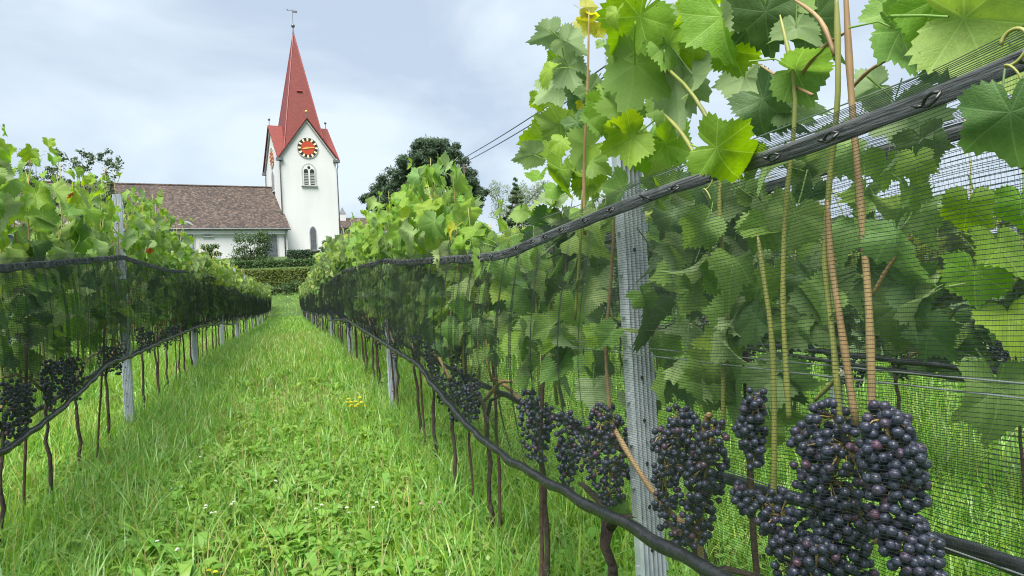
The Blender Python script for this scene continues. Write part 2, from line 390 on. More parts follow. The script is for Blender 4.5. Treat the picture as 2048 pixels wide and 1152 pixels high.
grass_obj('long_grass', 'long arching grass tufts growing along the feet of the vines', [
    ((34000, (-2.4, 1.8), (2.2, 7.5), .13, .28, .008, 4, 'g', 'g'), dict(dens=rowd, lean=.75)),
    ((22000, (-2.2, 1.6), (7.5, 18), .14, .26, .010, 3, 'g', 'g'), dict(dens=rowd, lean=.7)),
    ((9000, (-2.2, 1.6), (18, 45), .12, .22, .02, 2, 'g', 'g'), dict(dens=rowd, lean=.6)),
], 'grass_long')
grass_obj('dry_grass', 'thin straw coloured grass stalks among the green', [
    ((4200, (-2.2, 2.0), (2.2, 7), .12, .28, .004, 3, 'g', 'g'), dict(lean=.5)),
    ((6500, (-2.2, 2.0), (6, 20), .12, .22, .005, 2, 'g', 'g'), dict(lean=.4)),
], 'grass_dry')

def leafcloud(P, size, nrm=None, aspect=.55, jitter=.3, fold=.25):
    """rhombic two-sided leaves (2 tris) at points P"""
    n = len(P); s = size*(1-jitter+2*jitter*RNG.random(n))
    d = RNG.normal(0, 1, (n, 3)); d /= np.linalg.norm(d, axis=1)[:, None]
    q = RNG.normal(0, 1, (n, 3)) if nrm is None else nrm+RNG.normal(0, .55, (n, 3))
    a = np.cross(q, d); a /= np.linalg.norm(a, axis=1)[:, None]+1e-9
    b_ = np.cross(a, q/ (np.linalg.norm(q, axis=1)[:, None]+1e-9)); up = np.cross(a, b_)
    S = s[:, None]
    V = np.stack([P-b_*S*.5, P+a*S*.5*aspect+up*S*fold*.3, P+b_*S*.5, P-a*S*.5*aspect+up*S*fold*.3], 1).reshape(-1, 3)
    k = (np.arange(n)*4)[:, None]
    return V, np.concatenate([k+np.array([[0, 1, 2]]), k+np.array([[0, 2, 3]])])

# broad weed leaves: rosettes of plantain, dandelion, clover
def rosettes():
    Vs, Fs, o = [], [], 0
    def leaf(b0, dirv, ln, wd, rise):
        nonlocal o
        up = np.array([0, 0, 1.]); side = np.cross(dirv, up); rows = []
        for t, wf in ((0, .15), (.3, .75), (.6, 1), (.85, .6), (1, .02)):
            c = b0+dirv*ln*t*.8+up*(rise*ln*(t-.55*t*t*1.2))
            rows += [c-side*wd*wf*.5+up*wd*wf*.12, c+side*wd*wf*.5+up*wd*wf*.12]
        Vs.append(np.array(rows)); Fs.append(np.array([[2*i, 2*i+1, 2*i+3, 2*i+2] for i in range(4)])+o); o += 10
    for _ in range(1800):
        x, y = random.uniform(-1.9, 1.9), 2.3+abs(random.gauss(0, 2.6))
        if y > 9: continue
        b0 = np.array([x, y, float(gz(y))+.02]); k = random.choice((3, 5, 7)); a0 = random.uniform(0, 6.3)
        ln = random.uniform(.06, .16); wd = ln*random.choice((.16, .22, .32)); rise = random.uniform(.7, 1.5)
        for i in range(k):
            a = a0+2*PI*i/k+random.gauss(0, .3); leaf(b0, np.array([math.cos(a), math.sin(a), 0]), ln*random.uniform(.7, 1.2), wd, rise*random.uniform(.7, 1.2))
    tag(link('ground_cover', npmesh('ground_cover', np.concatenate(Vs), [np.concatenate(Fs)], 'weed_leaf')), 'broad plantain and dandelion leaves low in the grass', 'weeds', kind='stuff')
    n = 11000; x = RNG.uniform(-1.7, 1.9, n); y = 2.2+np.abs(RNG.normal(0, 3.2, n)); k = (patch(x, y, 1.1, .7) > .45); x, y = x[k], y[k]
    P = np.stack([x, y, gz(y)+RNG.uniform(.03, .12, len(x))], -1)
    V, T = leafcloud(P, .026, np.tile([0, 0, 1.], (len(x), 1)), .8)
    tag(link('clover', npmesh('clover', V, [T], 'weed_leaf')), 'small round clover leaves scattered through the grass', 'clover', kind='stuff')
rosettes()

# ------------------------------------------------------------------ vine leaf meshes
def leaf_outline(n, rs, depth=1.0):
    kt = np.radians([0, 14, 29, 42, 54, 68, 86, 102, 116, 132, 150, 166, 180])
    kr = np.array([.60, .52, .44+.05*(1-depth), .48, .545, .475, .40+.05*(1-depth), .42, .465, .42, .37, .27, .06])
    kr = kr*(1+rs.normal(0, .05, len(kr)))
    th = np.linspace(-PI, PI, n, endpoint=False)+PI/n
    r = np.interp(np.abs(th), kt, kr)
    if n > 40: r = r*(1+.06*(np.arange(n) % 2*2-1)*(np.abs(th) < 2.9))*(1+rs.normal(0, .014, n))
    return th, r
def leaf_arrays(n, seed, rings=2):
    rs = np.random.default_rng(seed); th, r = leaf_outline(n, rs, rs.uniform(.5, 1.2))
    fs = np.linspace(0, 1, rings+1)[1:]
    pts = [np.array([[0, 0]])]
    for f in fs:
        rr = r*f
        if f < 1: rr = (r*.5+np.convolve(np.pad(r, 3, mode='wrap'), np.ones(7)/7, 'valid')*.5)*f
        pts.append(np.stack([np.sin(th)*rr, np.cos(th)*rr], -1))
    P = np.concatenate(pts); x, y = P[:, 0], P[:, 1]; R = np.hypot(x, y); TH = np.arctan2(x, y)
    cup, fold, wav, dr, ph = rs.uniform(-.5, .7), rs.uniform(.0, .6), rs.uniform(.1, .3), rs.uniform(.15, 1.1), rs.uniform(0, 6)
    tw = rs.uniform(-.5, .5)
    bd = rs.uniform(0, 2*PI); bx = x*np.cos(bd)+y*np.sin(bd)
    z = cup*R**2+fold*np.sqrt(x*x+.002)-dr*np.maximum(y, 0)**2+wav*2.2*R**2*np.sin(2*TH+ph)+.35*R**3*np.sin(5*TH+ph*2)+tw*x*y-rs.uniform(0, 2.2)*np.maximum(bx-.10, 0)**1.5+.055*R*np.sin(PI*((np.abs(TH)/math.radians(52)) % 1))
    V = np.stack([x, y, z], -1); T = [(0, 1+i, 1+(i+1) % n) for i in range(n)]; Qd = []
    for k in range(rings-1):
        a, b_ = 1+k*n, 1+(k+1)*n
        Qd += [(a+i, b_+i, b_+(i+1) % n, a+(i+1) % n) for i in range(n)]
    T = [(a, c, b_) for a, b_, c in T]; Qd = [(d, c, b_, a)[::1] for a, b_, c, d in Qd]
    T = np.array(T); Qd = np.array(Qd) if Qd else np.zeros((0, 4), int)
    return V, T, Qd, P*.5+.5          # uv 0.5 centred (uv*2-1 gives leaf plane)
def add_petiole(V, T, Qd, UV, seed):
    rs = np.random.default_rng(seed+99); m = MB(); ln = rs.uniform(.45, .75)
    m.tube([(0, 0, 0), (rs.normal(0, .04), -ln*.4, -.10), (rs.normal(0, .1), -ln*.8, -.28)], [.012, .011, .014], 4, False)
    v = np.array(m.v); q = np.array(m.f)
    return np.concatenate([V, v]), T, np.concatenate([Qd, q+len(V)]), np.concatenate([UV, np.tile([.5, .5+.1], (len(v), 1))])
LEAF = {}
for tone in ('mid', 'bright', 'yellow', 'dark', 'pale', 'autumn', 'teal'):
    LEAF[tone] = []
    for k in range(8):
        V, T, Qd, UV = add_petiole(*leaf_arrays(68, 100+k*7+len(tone)*3, 4), k)
        LEAF[tone].append(npmesh('leaf_'+tone, V, [T, Qd], 'leaf_'+tone, True, UV))

def leaf_matrix(pos, tip, nrm, s):
    tip = np.asarray(tip, float); nrm = np.asarray(nrm, float); nrm /= np.linalg.norm(nrm)
    tip = tip-nrm*(tip@nrm); tip /= np.linalg.norm(tip)+1e-9; xx = np.cross(tip, nrm)
    return Matrix(((xx[0]*s, tip[0]*s, nrm[0]*s, pos[0]), (xx[1]*s, tip[1]*s, nrm[1]*s, pos[1]), (xx[2]*s, tip[2]*s, nrm[2]*s, pos[2]), (0, 0, 0, 1)))
def put_leaf(root, pos, tip, nrm, s, tone, rnd=random):
    o = link('leaf', rnd.choice(LEAF[tone]), root)
    p = np.asarray(pos)-np.array(root.location); o.matrix_local = leaf_matrix(p, tip, nrm, s); return o

def rand_leaf_dirs(side):
    nrm = np.array([side*random.uniform(.3, 1.2), random.gauss(-.25, .5), random.uniform(-.05, .9)])
    tip = np.array([side*random.uniform(-.1, .7), random.gauss(0, .55), random.uniform(-1.2, -.1)])
    return tip, nrm

# merged foliage for vines too far to pick leaves apart
FOL, CLUS = [], []
def foliage_variant(seed, top=1.95):
    rs = np.random.default_rng(seed); Vs, Ts, mi, o = [], [], [], 0
    base = [leaf_arrays(14, seed*10+k, 1) for k in range(4)]
    for i in range(185):
        z = .72+(top-.72)*rs.random()**.8; up = z > 1.28
        sp = .05 if z < 1.36 else .16
        y = rs.uniform(-.46, .46)
        if z > 1.65: y = rs.choice([-.3, 0, .3])*(1+.2*rs.normal())+rs.normal(0, .09)
        x = np.clip(rs.normal(0, sp*.7), -sp, sp); side = np.sign(x) or 1
        s = rs.uniform(.11, .165)*(1 if z < 1.6 else .8)
        nrm = np.array([side*rs.uniform(.2, 1.2), rs.normal(-.25, .5), rs.uniform(-.05, .9)]); tip = np.array([side*rs.uniform(-.1, .7), rs.normal(0, .5), rs.uniform(-1.2, -.1)])
        M = np.array(leaf_matrix((x, y, z), tip, nrm, s)); V, T, Qd, UV = base[rs.integers(4)]
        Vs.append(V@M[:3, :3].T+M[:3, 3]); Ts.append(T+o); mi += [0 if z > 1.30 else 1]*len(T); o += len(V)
    return npmesh('foliage', np.concatenate(Vs), [np.concatenate(Ts)], None, False, None, ['vine_foliage_lit', 'vine_foliage_shaded'], mi)
for k in range(7): FOL.append(foliage_variant(k+1, 1.60+.05*(k % 5)))

BV, BT, BQ = sphere_arrays(1, 14, 9); BERRY = npmesh('grape', BV, [BT, BQ], 'grape_skin', True)
SV, ST, SQ = sphere_arrays(1, 7, 5)
def cluster_points(n, length, rad, seed, d=.0155):
    """berries of one hanging bunch: local, stalk top at 0, hanging along -z"""
    rs = np.random.default_rng(seed); pts = []
    tries = 0
    while len(pts) < n and tries < n*60:
        tries += 1; t = rs.random()**1.15; r = rad*(1.0-.62*t)*(.55 if t < .05 else 1)*math.sqrt(rs.uniform(.12, 1)); a = rs.uniform(0, 2*PI)
        p = np.array([r*math.cos(a), r*math.sin(a), -.012-t*length])
        if all(np.sum((p-q)**2) > (d*.86)**2 for q in pts): pts.append(p)
    return pts
for k in range(6):
    pts = cluster_points(62, .15+.012*k, .045, 50+k); Vs, Ts, Qs, o = [], [], [], 0
    for p in pts:
        Vs.append(SV*random.uniform(.0068, .0085)+p); Ts.append(ST+o); Qs.append(SQ+o); o += len(SV)
    CLUS.append(npmesh('grape_cluster', np.concatenate(Vs), [np.concatenate(Ts), np.concatenate(Qs)], 'grape_skin', True))

def ordinal(k): return ['first', 'second', 'third', 'fourth', 'fifth', 'sixth', 'seventh', 'eighth', 'ninth', 'tenth', 'eleventh', 'twelfth', 'thirteenth', 'fourteenth'][k]

# ------------------------------------------------------------------ vines
VINES = []
def trunk_mesh(seed, h, lean=0., thick=.0092):
    rs = random.Random(seed); m = MB(); pts, rad = [], []
    n = 9
    for i in range(n):
        t = i/(n-1); pts.append((rs.gauss(0, .005)+lean*t*.3, rs.gauss(0, .006)+lean*t, h*t)); rad.append(thick*(1.25-.4*t+rs.uniform(-.12, .16)+(.5 if i == n-1 else 0)))
    m.tube(pts, rad, 8); top = Vector(pts[-1])
    m.tube([top+Vector((0, 0, -.03)), top+Vector((.01, .05, .03)), top+Vector((0, .12, .07))], [thick*1.1, thick*.9, thick*.55], 7)
    m.tube([top+Vector((0, 0, -.03)), top+Vector((.0, -.04, .04)), top+Vector((.01, -.10, .06))], [thick*1.0, thick*.8, thick*.5], 7)
    return m
TRUNKS = [trunk_mesh(k, .60, random.uniform(-.05, .05)).mesh('trunk', 'bark', True) for k in range(7)]
def cordon_mesh(seed):
    rs = random.Random(seed); m = MB(); s = rs.choice((-1, 1))
    m.tube([(0, s*t*.62, .62+.13*math.sin(t*1.9)+rs.gauss(0, .006)) for t in np.linspace(.05, 1, 8)], [.009-.003*t for t in np.linspace(0, 1, 8)], 6)
    return m
CORD = [cordon_mesh(k).mesh('cordon', 'cane_tan', True) for k in range(4)]
def shoot_mesh(seed):
    rs = random.Random(seed); m = MB()
    for y0 in (-.32, -.1, .12, .33):
        p = [(0+rs.gauss(0, .03)*t, y0+rs.gauss(0, .04)*t, .74+t*(1.0+rs.uniform(-.1, .15))) for t in np.linspace(0, 1, 6)]
        m.tube(p, [.0055, .005, .0045, .004, .0035, .002], 5)
    return m
SHOOT = [shoot_mesh(k).mesh('shoot', 'cane_green', True) for k in range(5)]

CLEAR = [(0, 0, 1035, 500), (1590, 790, 1900, 1152), (1470, 790, 1600, 1152), (1140, 830, 1270, 1152), (1295, 835, 1460, 1152), (1860, 200, 2048, 1152),
         (1715, 180, 1800, 300), (1290, 395, 1300, 400), (1225, 280, 1300, 1152), (1440, 0, 2048, 250), (1030, 60, 1060, 300), (1270, 0, 1450, 330), (1600, 690, 1900, 800)]
def visible_clear(P, boxes=True):
    px, py, z = proj(P)
    return any(a <= px <= c and b_ <= py <= d for a, b_, c, d in (CLEAR if boxes is True else boxes))

def vine(X, Y, label, group, near, seed, row, cat='grape vine', topz=None, clusters=4, sparse=1.0):
    rs = random.Random(seed); g = float(gz(Y))
    root = empty('grape_vine', (X+rs.gauss(0, .015), Y, g-.02), label, cat, group)
    tk = link('trunk', rs.choice(TRUNKS), root); tk.rotation_euler.z = rs.choice((0, PI))+rs.gauss(0, .2)
    if row == 'A' and Y < 2.0: tk.scale = (1.7, 1.7, .8)
    if not (row == 'A' and Y < 2.2): link('cordon', rs.choice(CORD), root).rotation_euler.z = rs.choice((0, PI))
    root['near'] = 1 if near else 0
    if not near:
        s = link('shoot', rs.choice(SHOOT), root); s.rotation_euler.z = rs.choice((0, PI)); tag(s, kind='stuff')
        f = link('foliage', rs.choice(FOL), root); f.rotation_euler.z = rs.choice((0, PI))+rs.gauss(0, .1); tag(f, kind='stuff')
        f.scale = (1, rs.uniform(.95, 1.12), rs.uniform(.96, 1.06)*(.94 if row == 'B' and Y < 24 else .8 if row == 'C' and Y < 4.5 else 1))
        for k in range(clusters):
            b_ = link('grape_cluster', rs.choice(CLUS), root, (rs.choice((-1, 1))*rs.uniform(.02, .09), rs.uniform(-.38, .38), rs.uniform(.66, .80)))
            b_.rotation_euler.z = rs.uniform(0, 6); tag(b_, kind='stuff')
    VINES.append((row, Y, root)); return root

def grow(root, rs, nshoot=5, top=1.95, dens=1.0, filt=False, netz=1.27, canes=True, extra=0, small=1.0):
    """canes with single leaves for a near vine (root at its foot)"""
    X, Y, Z = root.location
    for k in range(nshoot):
        y0 = -.36+.72*(k+.5)/nshoot+rs.gauss(0, .03); tz = top+rs.uniform(-.2, .08)
        bend = (rs.gauss(0, .04), rs.gauss(0, .07)); pts = []
        for t in np.linspace(0, 1, 8): pts.append((bend[0]*t*t+rs.gauss(0, .006), y0+bend[1]*t*t+rs.gauss(0, .006), .72+t*(tz-.72)))
        pv = np.array(pts)+np.array([X, Y, Z])
        cut = 8
        if filt:
            while cut > 2 and visible_clear(pv[cut-1], filt): cut -= 1
        m = MB(); m.tube(pts[:cut], [.0055-.004*i/7 for i in range(cut)], 6)
        if canes and cut == 8: m.build('cane', 'cane_tan' if rs.random() < .35 else 'cane_green', root, None, True)
        z = .80+rs.uniform(0, .08); i = 0
        while z < tz+.02:
            t = (z-.72)/(tz-.72); c = np.array([np.interp(z, [p[2] for p in pts], [p[j] for p in pts]) for j in (0, 1)]+[z])
            side = (1 if (i % 2) else -1)*(1 if rs.random() < .8 else -1); i += 1
            if rs.random() < dens:
                up = z > netz-Z+.02+0*Z
                reach = rs.uniform(.0, .045) if z+Z < netz+.13 else rs.uniform(.03, .13)
                pos = c+np.array([side*reach, rs.gauss(0, .06), rs.uniform(-.01, .05)])+np.array([X, Y, Z])
                tip, nrm = rand_leaf_dirs(side); s = rs.uniform(.105, .16)*small
                tone = rs.choices(('mid', 'bright', 'dark', 'pale'), (6, 3 if z+Z > netz else 1, 1.5, 1.3))[0]
                if t > .86: s = rs.uniform(.05, .085); tone = rs.choices(('bright', 'yellow'), (18, 1))[0]
                elif z+Z > netz+.1: tone = rs.choices(('mid', 'bright', 'pale'), (3, 5, .6))[0]
                if abs(pos[1]-6.36) < .2 and pos[0] < -1 and pos[0] > -1.3 and pos[2] > 1.45: continue_ = True
                else: continue_ = False
                if not continue_ and not (filt and visible_clear(pos+tip*.04, filt)): put_leaf(root, pos, tip, nrm, s, tone, rs)
            z += rs.uniform(.045, .075)
    for _ in range(extra):
        z = rs.uniform(netz-Z+.02, top-.05); side = rs.choice((-1, 1)); pos = np.array([side*rs.uniform(.0, .13 if z+Z > netz+.13 else .04)+X, rs.uniform(-.36, .36)+Y, z+Z])
        tip, nrm = rand_leaf_dirs(side)
        if (abs(pos[1]-6.36) < .2 and -1.3 < pos[0] < -1) or (filt and visible_clear(pos+tip*.04, filt)): continue
        put_leaf(root, pos, tip, nrm, rs.uniform(.09, .15), rs.choices(('mid', 'bright', 'pale', 'teal'), (3, 5, .7, 1))[0], rs)

# row A, the row with the big corrugated post
GA_FAR = 'vines farther along the row of the corrugated post'
A_NEAR = [(.98, 'grape vine with orange-tan canes bearing the largest blue-black grape bunches'),
          (1.42, 'grape vine with bare upright tan cane and loose bunches beside the corrugated post'),
          (1.88, 'gnarled short-trunked grape vine at the foot of the corrugated steel post')]
yy = 2.42; k = 0
while yy < 8.6:
    A_NEAR.append((yy, f'{ordinal(k)} grape vine behind the net past the corrugated post, towards the church')); k += 1; yy += .68
A_ROOT = []
for i, (y, lab) in enumerate(A_NEAR):
    r = vine(XA, y, lab, 'near vines in the row of the corrugated post', True, 1000+i, 'A'); A_ROOT.append(r)
    rs = random.Random(2000+i); random.seed(3000+i)
    if y < 1.2: grow(r, rs, 5, 1.4, .8, True, canes=False, small=.75)
    elif y < 2.0: grow(r, rs, 6, 1.6, .85, True, canes=False, small=.75)
    elif y < 2.9: grow(r, rs, 5, 1.38, .9, True)
    elif y < 3.3: grow(r, rs, 5, 1.52, 1.0, [(945, 0, 1080, 425)], extra=14)
    else: grow(r, rs, 5, 1.74, 1.0, [(945, 0, 1080, 425)] if y < 4.6 else False, netz=float(gz(y))+1.2, extra=26)
y = yy
while y < 50:
    kk = sum(1 for q in (11.0, 15.5, 20.0, 24.5, 29, 33.5, 38) if q < y)
    vine(XA, y, f'leafy grape vine past the {ordinal(kk)} post beyond the corrugated post, same netted row', GA_FAR, False, int(y*100), 'A', clusters=4); y += .78
# row B, across the grass path
yb, k = 3.15, 0; B_NEAR = []
while yb < 9.6: B_NEAR.append(yb); yb += .68
before = [y for y in B_NEAR if y < 6.5]; after = [y for y in B_NEAR if y >= 6.5]
for i, y in enumerate(B_NEAR):
    lab = (f'{ordinal(len(before)-1-before.index(y))} grape vine from the tall grey post across the path, away from the church' if y < 6.5
           else f'{ordinal(after.index(y))} grape vine from the tall grey post across the path, towards the church')
    r = vine(XB, y, lab, 'near vines in the row across the grass path', True, 1500+i, 'B')
    rs = random.Random(2500+i); random.seed(3500+i); grow(r, rs, 5, 1.86 if y < 6.5 else 2.0 if y < 8.3 else 1.84, 1.0, False, float(gz(y))+1.27, extra=10)
y = yb
while y < 51:
    kk = sum(1 for q in (14.6, 18.9, 23.2, 27.5, 31.8, 36.1) if q < y)
    vine(XB, y, f'leafy grape vine past the {ordinal(kk)} post beyond the tall grey post across the path', 'vines farther along the row across the path', False, int(y*100)+7, 'B', clusters=4); y += .78
y = 2.3
while y < 26:
    kk = sum(1 for q in (3.6, 8.1, 12.6, 17) if q < y)
    vine(XC, y, ('grape vine in the neighbouring row, before its first post, seen through the netting' if kk == 0 else f'grape vine past the {ordinal(kk-1)} post of the neighbouring row seen through the netting'), 'vines in the row behind the corrugated post', False, int(y*100)+13, 'C', clusters=3); y += .85
y = 9.
while y < 30:
    vine(XD, y, 'grape vine in the outer row behind the row across the path', 'vines in the outer row', False, int(y*100)+17, 'D', clusters=3); y += 1.0
def nearest_vine(Y): return min(A_ROOT, key=lambda r: abs(r.location.y-Y))

# ------------------------------------------------------------------ leaves read from the photograph (pixel, width, tip direction, tone); distance from the row
HERO = """1092 72 80 -70 m|1145 90 85 60 p|1112 125 60 0 b|1100 178 100 -40 p|1142 150 95 20 m|1080 205 55 0 b|1150 200 105 -60 d|1188 190 75 40 d|1105 245 95 -100 m|1080 295 125 -30 b
1056 312 75 -80 m|1130 255 85 0 m|1165 300 110 -70 b|1120 355 105 -10 b|1178 372 115 0 b|1092 408 100 -30 p|1195 330 75 60 m|1202 240 95 -10 b g|1232 212 115 -70 b g|1160 255 70 30 d
1180 14 48 90 y|1174 42 58 -90 y|1158 56 42 -60 y|1200 66 42 30 y|1166 214 34 0 y|1208 90 40 10 b|1262 55 170 -40 b g|1262 160 205 -15 b g|1340 55 130 100 m|1350 100 120 50 m|1386 108 75 0 b
1245 282 125 -60 b g|1300 312 155 5 b|1350 296 125 60 b|1352 190 165 10 p|1398 165 130 40 p|1330 235 105 0 m|1460 302 165 75 b f|1310 370 60 60 b
1400 18 150 -30 b|1450 62 175 10 b|1482 104 120 80 b|1500 16 130 60 p|1532 50 160 0 d|1562 18 150 10 b|1592 74 130 0 m|1642 58 150 20 d|1482 172 120 -20 p
1546 214 150 50 d|1596 214 120 90 d|1614 142 150 80 m|1832 72 205 75 m|1782 40 130 -30 m|1892 26 200 35 b|1975 40 280 85 m|1862 4 150 0 d|1738 182 95 -60 p
2022 262 230 0 d f|2042 140 130 60 m|1924 132 150 60 d|1795 246 125 10 p|1850 298 115 20 d|1832 336 95 0 m|1766 342 105 -20 m|1822 398 100 10 m|1782 425 135 -60 t|1852 442 135 30 t
1650 312 125 -40 t|1602 330 105 0 m|1692 322 95 0 t|1556 352 115 0 t|1582 452 165 -20 t|1622 402 105 0 d|1492 412 125 10 t|1442 402 125 -20 t|1402 422 115 0 p|1336 402 125 0 p|1322 482 115 -30 t
1380 542 130 -30 p|1362 510 110 0 t|1462 502 150 -20 p|1440 562 125 10 b|1692 482 130 -30 t|1742 472 105 40 d|1640 606 130 -60 t|1592 670 115 0 t|1772 560 155 80 d|1842 570 145 90 d|1792 640 160 0 d
1812 482 155 60 t|1472 642 135 -60 p|1432 692 105 0 m|1342 660 115 -20 p|1322 702 95 0 m|1452 712 140 30 b|1422 772 140 0 m|1462 790 180 -10 t|1562 790 180 0 t|1584 832 135 20 m|1372 772 125 0 d
1302 792 115 0 d|1186 790 95 0 p|1250 798 44 0 p|1256 830 40 0 p|1240 1022 68 0 m|1192 560 105 0 t|1150 622 105 0 m|1122 692 105 0 m|1162 682 95 0 t|1082 602 95 0 m|1202 452 95 0 m|1142 472 95 0 t|1092 472 85 0 m
1932 432 140 -10 b|1948 570 165 0 b|2004 520 170 10 b|2016 660 170 0 b|1992 810 220 0 t|2042 420 125 0 b|1700 250 80 -40 p|1560 560 105 20 m|1510 590 105 -20 m|1400 620 105 0 m|1250 540 60 0 m|1330 580 110 -20 t
1540 880 110 0 m|1520 470 110 -30 m|1640 520 110 40 m|1720 400 105 -20 t|1870 680 120 40 d|1380 470 95 20 d|1290 600 70 30 m|1500 330 100 0 m|1420 350 100 20 m"""
TONE = dict(m='mid', b='bright', y='yellow', d='dark', p='pale', t='teal')
random.seed(11)
for tok in HERO.replace('\n', '|').split('|'):
    q = tok.split(); px, py, w, ang, tn = float(q[0]), float(q[1]), float(q[2]), math.radians(float(q[3])), q[4]
    dx = (-.165 if q[5] == 'f' else -.11) if len(q) > 5 else random.uniform(-.05, .06)
    if px > 1850 and 400 < py: dx = .04
    C = at_x(px, py, XA+dx); dist = (C-CAM)@_fwd; s = w*dist/F_PX*1.05
    to = (CAM-C); to /= np.linalg.norm(to)
    tip = -C_U*math.cos(ang)+C_R*math.sin(ang)
    kf = .35 if len(q) > 5 else 1.0
    nrm = to+kf*np.array([random.gauss(-.1, .38), random.gauss(0, .36), random.gauss(.15, .42)])
    tip = tip+to*random.uniform(-.25, .35)
    flip = tn in 'p' or (tn != 'd' and py < 330 and random.random() < .45)
    if flip: nrm = -nrm
    behind = py > 330 and len(q) <= 5
    s = min(s*(.8 if behind else .88), .18)
    if behind: nrm = nrm+np.array([random.gauss(0, .35), random.gauss(0, .45), random.gauss(0, .35)])
    C = C-tip*s*.18
    put_leaf(nearest_vine(C[1]), C, tip, nrm, s, TONE[tn])
# leaves turned red or yellow in the row across the path
for px, py, w in ((135, 385, 30), (298, 500, 30)):
    C = at_x(px, py, XB+.12); r = min((v for v in VINES if v[0] == 'B' and v[2]['near']), key=lambda v: abs(v[1]-C[1]))[2]
    put_leaf(r, C, (0.2, 0, -1), (CAM-C), .06, 'autumn')

# canes read from the photograph
def hero_cane(pts, r0, r1, m, dx=0., name='cane'):
    P = [at_x(x, y, XA+dx) for x, y in pts]
    # round the polyline off
    D = []
    for i in range(len(P)-1):
        p0, p1, p2, p3 = P[max(i-1, 0)], P[i], P[i+1], P[min(i+2, len(P)-1)]
        for t in np.linspace(0, 1, 5)[:-1]: D.append(.5*((2*p1)+(-p0+p2)*t+(2*p0-5*p1+4*p2-p3)*t*t+(-p0+3*p1-3*p2+p3)*t**3))
    D.append(P[-1]); root = nearest_vine(P[0][1]); mb = MB(); n = len(D)
    rad = [.82*(r0+(r1-r0)*i/(n-1))*(1.22 if i % 5 == 3 else 1) for i in range(n)]
    rad[-1] *= .35 if r1 < .0055 else 1; rad[-2] *= .8 if r1 < .0055 else 1
    mb.tube([d-np.array(root.location) for d in D], rad, 8); return mb.build(name, m, root, None, True)
for pts, r0, r1, m in [
    ([(1745, 870), (1738, 620), (1720, 400), (1702, 180), (1690, -40)], .0062, .0048, 'cane_tan'),
    ([(1712, 850), (1680, 640), (1662, 520), (1655, 400)], .0062, .005, 'cane_tan'),
    ([(1682, 860), (1668, 700), (1650, 520), (1662, 330), (1676, 180), (1672, -30)], .0055, .0045, 'cane_green'),
    ([(1540, 1110), (1548, 930), (1545, 700), (1528, 560), (1515, 470)], .006, .0045, 'cane_green'),
    ([(1578, 840), (1572, 740), (1566, 600), (1570, 430), (1590, 200), (1560, 30)], .0055, .0035, 'cane_green'),
    ([(1446, 860), (1448, 720), (1455, 600), (1440, 450), (1434, 290), (1368, 168), (1268, 92)], .0055, .004, 'cane_green'),
    ([(1400, 330), (1366, 270), (1326, 226)], .005, .0045, 'cane_green'),
    ([(1220, 835), (1217, 790), (1212, 690), (1222, 560), (1230, 420)], .0065, .0045, 'cane_tan'),
    ([(1222, 845), (1258, 910), (1300, 975), (1345, 1030), (1400, 1065)], .0075, .007, 'cane_tan'),
    ([(1402, 1140), (1400, 1000), (1412, 850), (1420, 830)], .0085, .0075, 'cane_tan'),
    ([(1170, 470), (1168, 330), (1175, 180), (1178, 20)], .0055, .003, 'cane_tan'),
    ([(1150, 640), (1160, 500), (1165, 380)], .005, .0045, 'cane_green'),
    ([(1860, 1120), (1815, 1080), (1795, 1060), (1740, 1090)], .006, .005, 'cane_tan'),
    ([(1630, 800), (1660, 770), (1680, 745)], .004, .004, 'cane_green'),
    ([(1745, 590), (1780, 530), (1825, 470)], .0035, .0028, 'cane_tan'),
    ([(1700, 180), (1740, 140), (1790, 112)], .003, .0026, 'cane_tan'),
    ([(1640, 1150), (1600, 1110), (1560, 1075), (1530, 1060)], .007, .006, 'cane_tan'),
    ([(1590, 170), (1640, 100), (1700, 60)], .0032, .0028, 'cane_tan'),
    ([(1625, 190), (1575, 165), (1520, 130)], .003, .0026, 'cane_tan'),
    ([(1670, 110), (1640, 40), (1590, 0)], .004, .0035, 'cane_tan'),
]: hero_cane(pts, r0, r1, m, random.uniform(-.07, -.03))
def tendril(px, py, dx=-.13):
    C = at_x(px, py, XA+dx); root = nearest_vine(C[1]); m = MB(); P = []
    for i in range(34):
        t = i/33; a = t*9; r = .014*(1-.6*t); P.append(C-np.array(root.location)+np.array([.004*math.sin(a*.7), r*math.cos(a), -.045*t*t+.0+r*math.sin(a)]))
    m.tube(P, [.0022-.001*i/33 for i in range(34)], 5); m.build('tendril', 'cane_green', root, None, True)
for p in ((2028, 80), (1415, 350)): tendril(*p)

